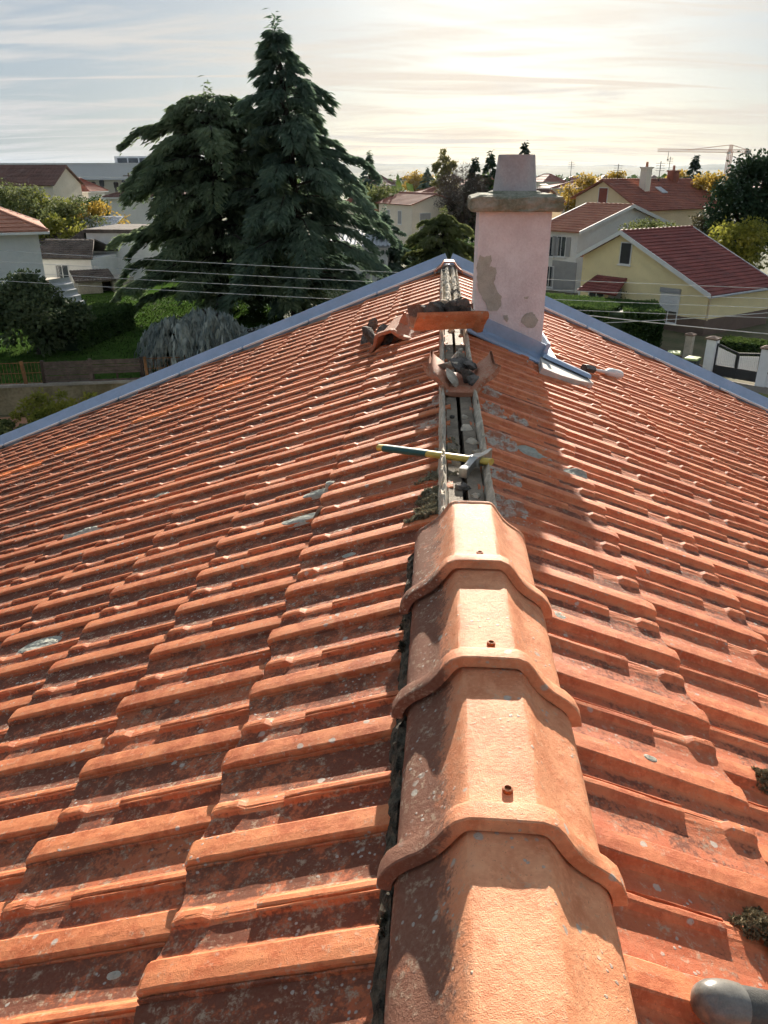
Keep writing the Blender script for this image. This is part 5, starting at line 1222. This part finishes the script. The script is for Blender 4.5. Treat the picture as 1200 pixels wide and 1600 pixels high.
for (u_, vt, Y, rr_, mt, lb) in [(1087, 251, 125, 2.6, 'pine', 'dark pointed spruce beside the golden tree'), (820, 228, 135, 2.6, 'pine', 'dark pointed spruce above the chimney pot'), (577, 244, 150, 3.0, 'cedar', 'pale pointed conifer right of the cedar'), (767, 247, 118, 2.6, 'pine', 'dark conifer just left of the chimney pot'), (743, 254, 112, 3.0, 'pine', 'dark bushy conifer left of the chimney'), (668, 266, 240, 4.0, 'cedar', 'distant bluish conifer left of the poplars')]:
    A = at(u_, vt, Y); conifer('spruce_tree', lb, (A.x, Y, 0), A.z, [(0, rr_*1.2), (.5, rr_*.85), (.8, rr_*.4), (1, .1)], 55, 120, mt, droop=.35, leafL=.6, leafW=.10, trunk_r=.2)
for (u_, vt, lb) in [(690, 226, 'tall pale poplar, the left one of the pair'), (703, 236, 'tall pale poplar, the right one of the pair')]:
    A = at(u_, vt, 140); broadleaf('poplar_tree', lb, (A.x, 140, 0), A.z, 1.6, 1.6, 'poplar', 5000, .34, 46, .2, z0=.15)
for (u_, vt, Y, lb) in [(728, 252, 108, 'bare-branched dark tree left of the chimney cap'), (712, 262, 112, 'bare dark tree beside the poplars')]:
    A = at(u_, vt, Y); broadleaf('bare_tree', lb, (A.x, Y, 0), A.z, 3.4, 3.0, 'bare_twig', 4200, .6, 40, .22, z0=.15, elong=.12)
# magnolia in front of the yellow house
B = gd(1000, 500); broadleaf('magnolia_shrub', 'brownish magnolia shrub beside the yellow house porch', (B.x, B.y, 0), at(1000, 437, B.y).z, 2.2, 1.8, 'magnolia', 7000, .22, 50, .1, z0=.2)
# big clipped hedge on the right and the low one behind the gate
a0, a1, a2 = gd(820, 538), gd(960, 556), gd(1022, 556)
hh = onpl(950, 482, gd(950, 556), 0).z
off = Vector((.6, 2.2, 0)); hh -= .25
hedge('tall_hedge', 'tall clipped dark hedge in front of the yellow house', [a0+off, a1+off, a2+off*.8], hh, 4.0, 'hedge', 50000, .12)
a, b = gd(1122, 560), gd(1260, 575); hedge('low_hedge', 'low clipped hedge behind the driveway gate', [a, b], onpl(1180, 536, gd(1180, 566), 0).z, 1.6, 'hedge_far', 9000, .12)
# distant town: trees that read as one mass, and roofs between them
P = []; D = []
for k in range(520):
    Y = random.uniform(190, 1500); x = random.uniform(-.75, .75)*Y; r0 = random.uniform(2.5, 6); n = 40
    hgt = random.uniform(4, 9); q = rng.normal(size=(n, 3))*np.array([r0*.5, r0*.5, hgt*.22])+np.array([x, Y, hgt*.55]); q[:, 2] = np.maximum(q[:, 2], .3); P.append(q); D.append(rng.normal(size=(n, 3)))
P = np.concatenate(P); D = np.concatenate(D); n = len(P); o = leaf_mesh('far_woodland', P, D, 2.6*rng.uniform(.6, 1.3, n), 1.0, 'hedge_far', None); tag(o, 'far trees scattered through the town below the hills', 'trees', kind='stuff')
for k, (u_, v_, Y, wl_) in enumerate([(600, 283, 300, 14), (560, 287, 230, 10), (640, 281, 420, 18), (725, 287, 250, 10), (850, 284, 300, 14), (905, 290, 210, 10), (935, 285, 330, 12), (1010, 276, 420, 16), (1150, 285, 260, 12), (880, 279, 500, 22), (620, 279, 520, 26), (700, 284, 330, 12), (1185, 290, 220, 10), (760, 283, 380, 14)]):
    A = at(u_, v_, Y); z = random.uniform(4.5, 6.5)
    hip_house('far_house', ['tiny distant house on the plain below the hills'][0], Vector((A.x, Y, 0)), random.uniform(-25, 25), wl_*.6, wl_, z, z+2.6, random.choice(['plaster_cream', 'plaster_white', 'plaster_beige']), random.choice(['roof_red', 'roof_brown', 'roof_pink']), nc=3, nt=4, group='tiny houses on the plain')
# lawn blades in the near garden
n = 26000; t = rng.uniform(-4, 22, n); s = rng.uniform(.1, 26, n); A0 = np.array(F0); P = A0+np.outer(t, np.array(fd))+np.outer(s, np.array(fn)); P[:, 2] = TZ+.002
D = rng.normal(size=(n, 3))*.45; D[:, 2] = 1; o = leaf_mesh('lawn_grass', P, D, .09*rng.uniform(.6, 1.5, n), .03, 'lawn_blade', None, None, 0, False); tag(o, 'short grass of the garden lawn', 'grass', kind='stuff')

ORD = ['leftmost', 'second from left', 'third from left', 'fourth from left', 'fifth from left', 'sixth from left', 'seventh from left', 'eighth from left', 'ninth from left', 'tenth from left', 'eleventh from left', 'twelfth from left', 'thirteenth from left', 'rightmost']
def relabel(group, tail):
    obs = [o for o in scene.objects if o.get('group') == group and o.parent is None]
    obs.sort(key=lambda o: project(Vector(o.location) if o.type == 'EMPTY' or o.location.length > 0 else sum((Vector(c) for c in o.bound_box), Vector())/8)[0])
    for k, o in enumerate(obs): o['label'] = ORD[k]+' '+tail
relabel('tiny houses on the plain', 'of the tiny distant houses on the plain below the hills'); relabel('mortar chunks in the crosswise ridge tile', 'mortar chunk heaped in the crosswise ridge tile by the chimney')
relabel('mortar chunks in the upturned ridge tile', 'mortar chunk lying inside the upturned ridge tile'); relabel('posts in front of the warehouse', 'of the dark posts in front of the warehouse'); relabel('mortar chunks on the left slope', 'mortar chunk around the broken ridge tile on the left slope')
# ================================================================== AIR
m = MB(); m.box(-6900, 6900, -250, 9300, -3.2, 62)
hz, g = newmat('haze_air'); vol = g.n('ShaderNodeVolumePrincipled', None, 0); vn = vol.node
vn.inputs['Color'].default_value = (.62, .80, 1.0, 1); vn.inputs['Density'].default_value = HAZE; vn.inputs['Anisotropy'].default_value = .25
out = hz.node_tree.nodes.new('ShaderNodeOutputMaterial'); hz.node_tree.links.new(vol, out.inputs['Volume'])
if HAZE > 0: tag(m.build('haze', hz), 'thin autumn haze over the town', 'haze', kind='stuff')
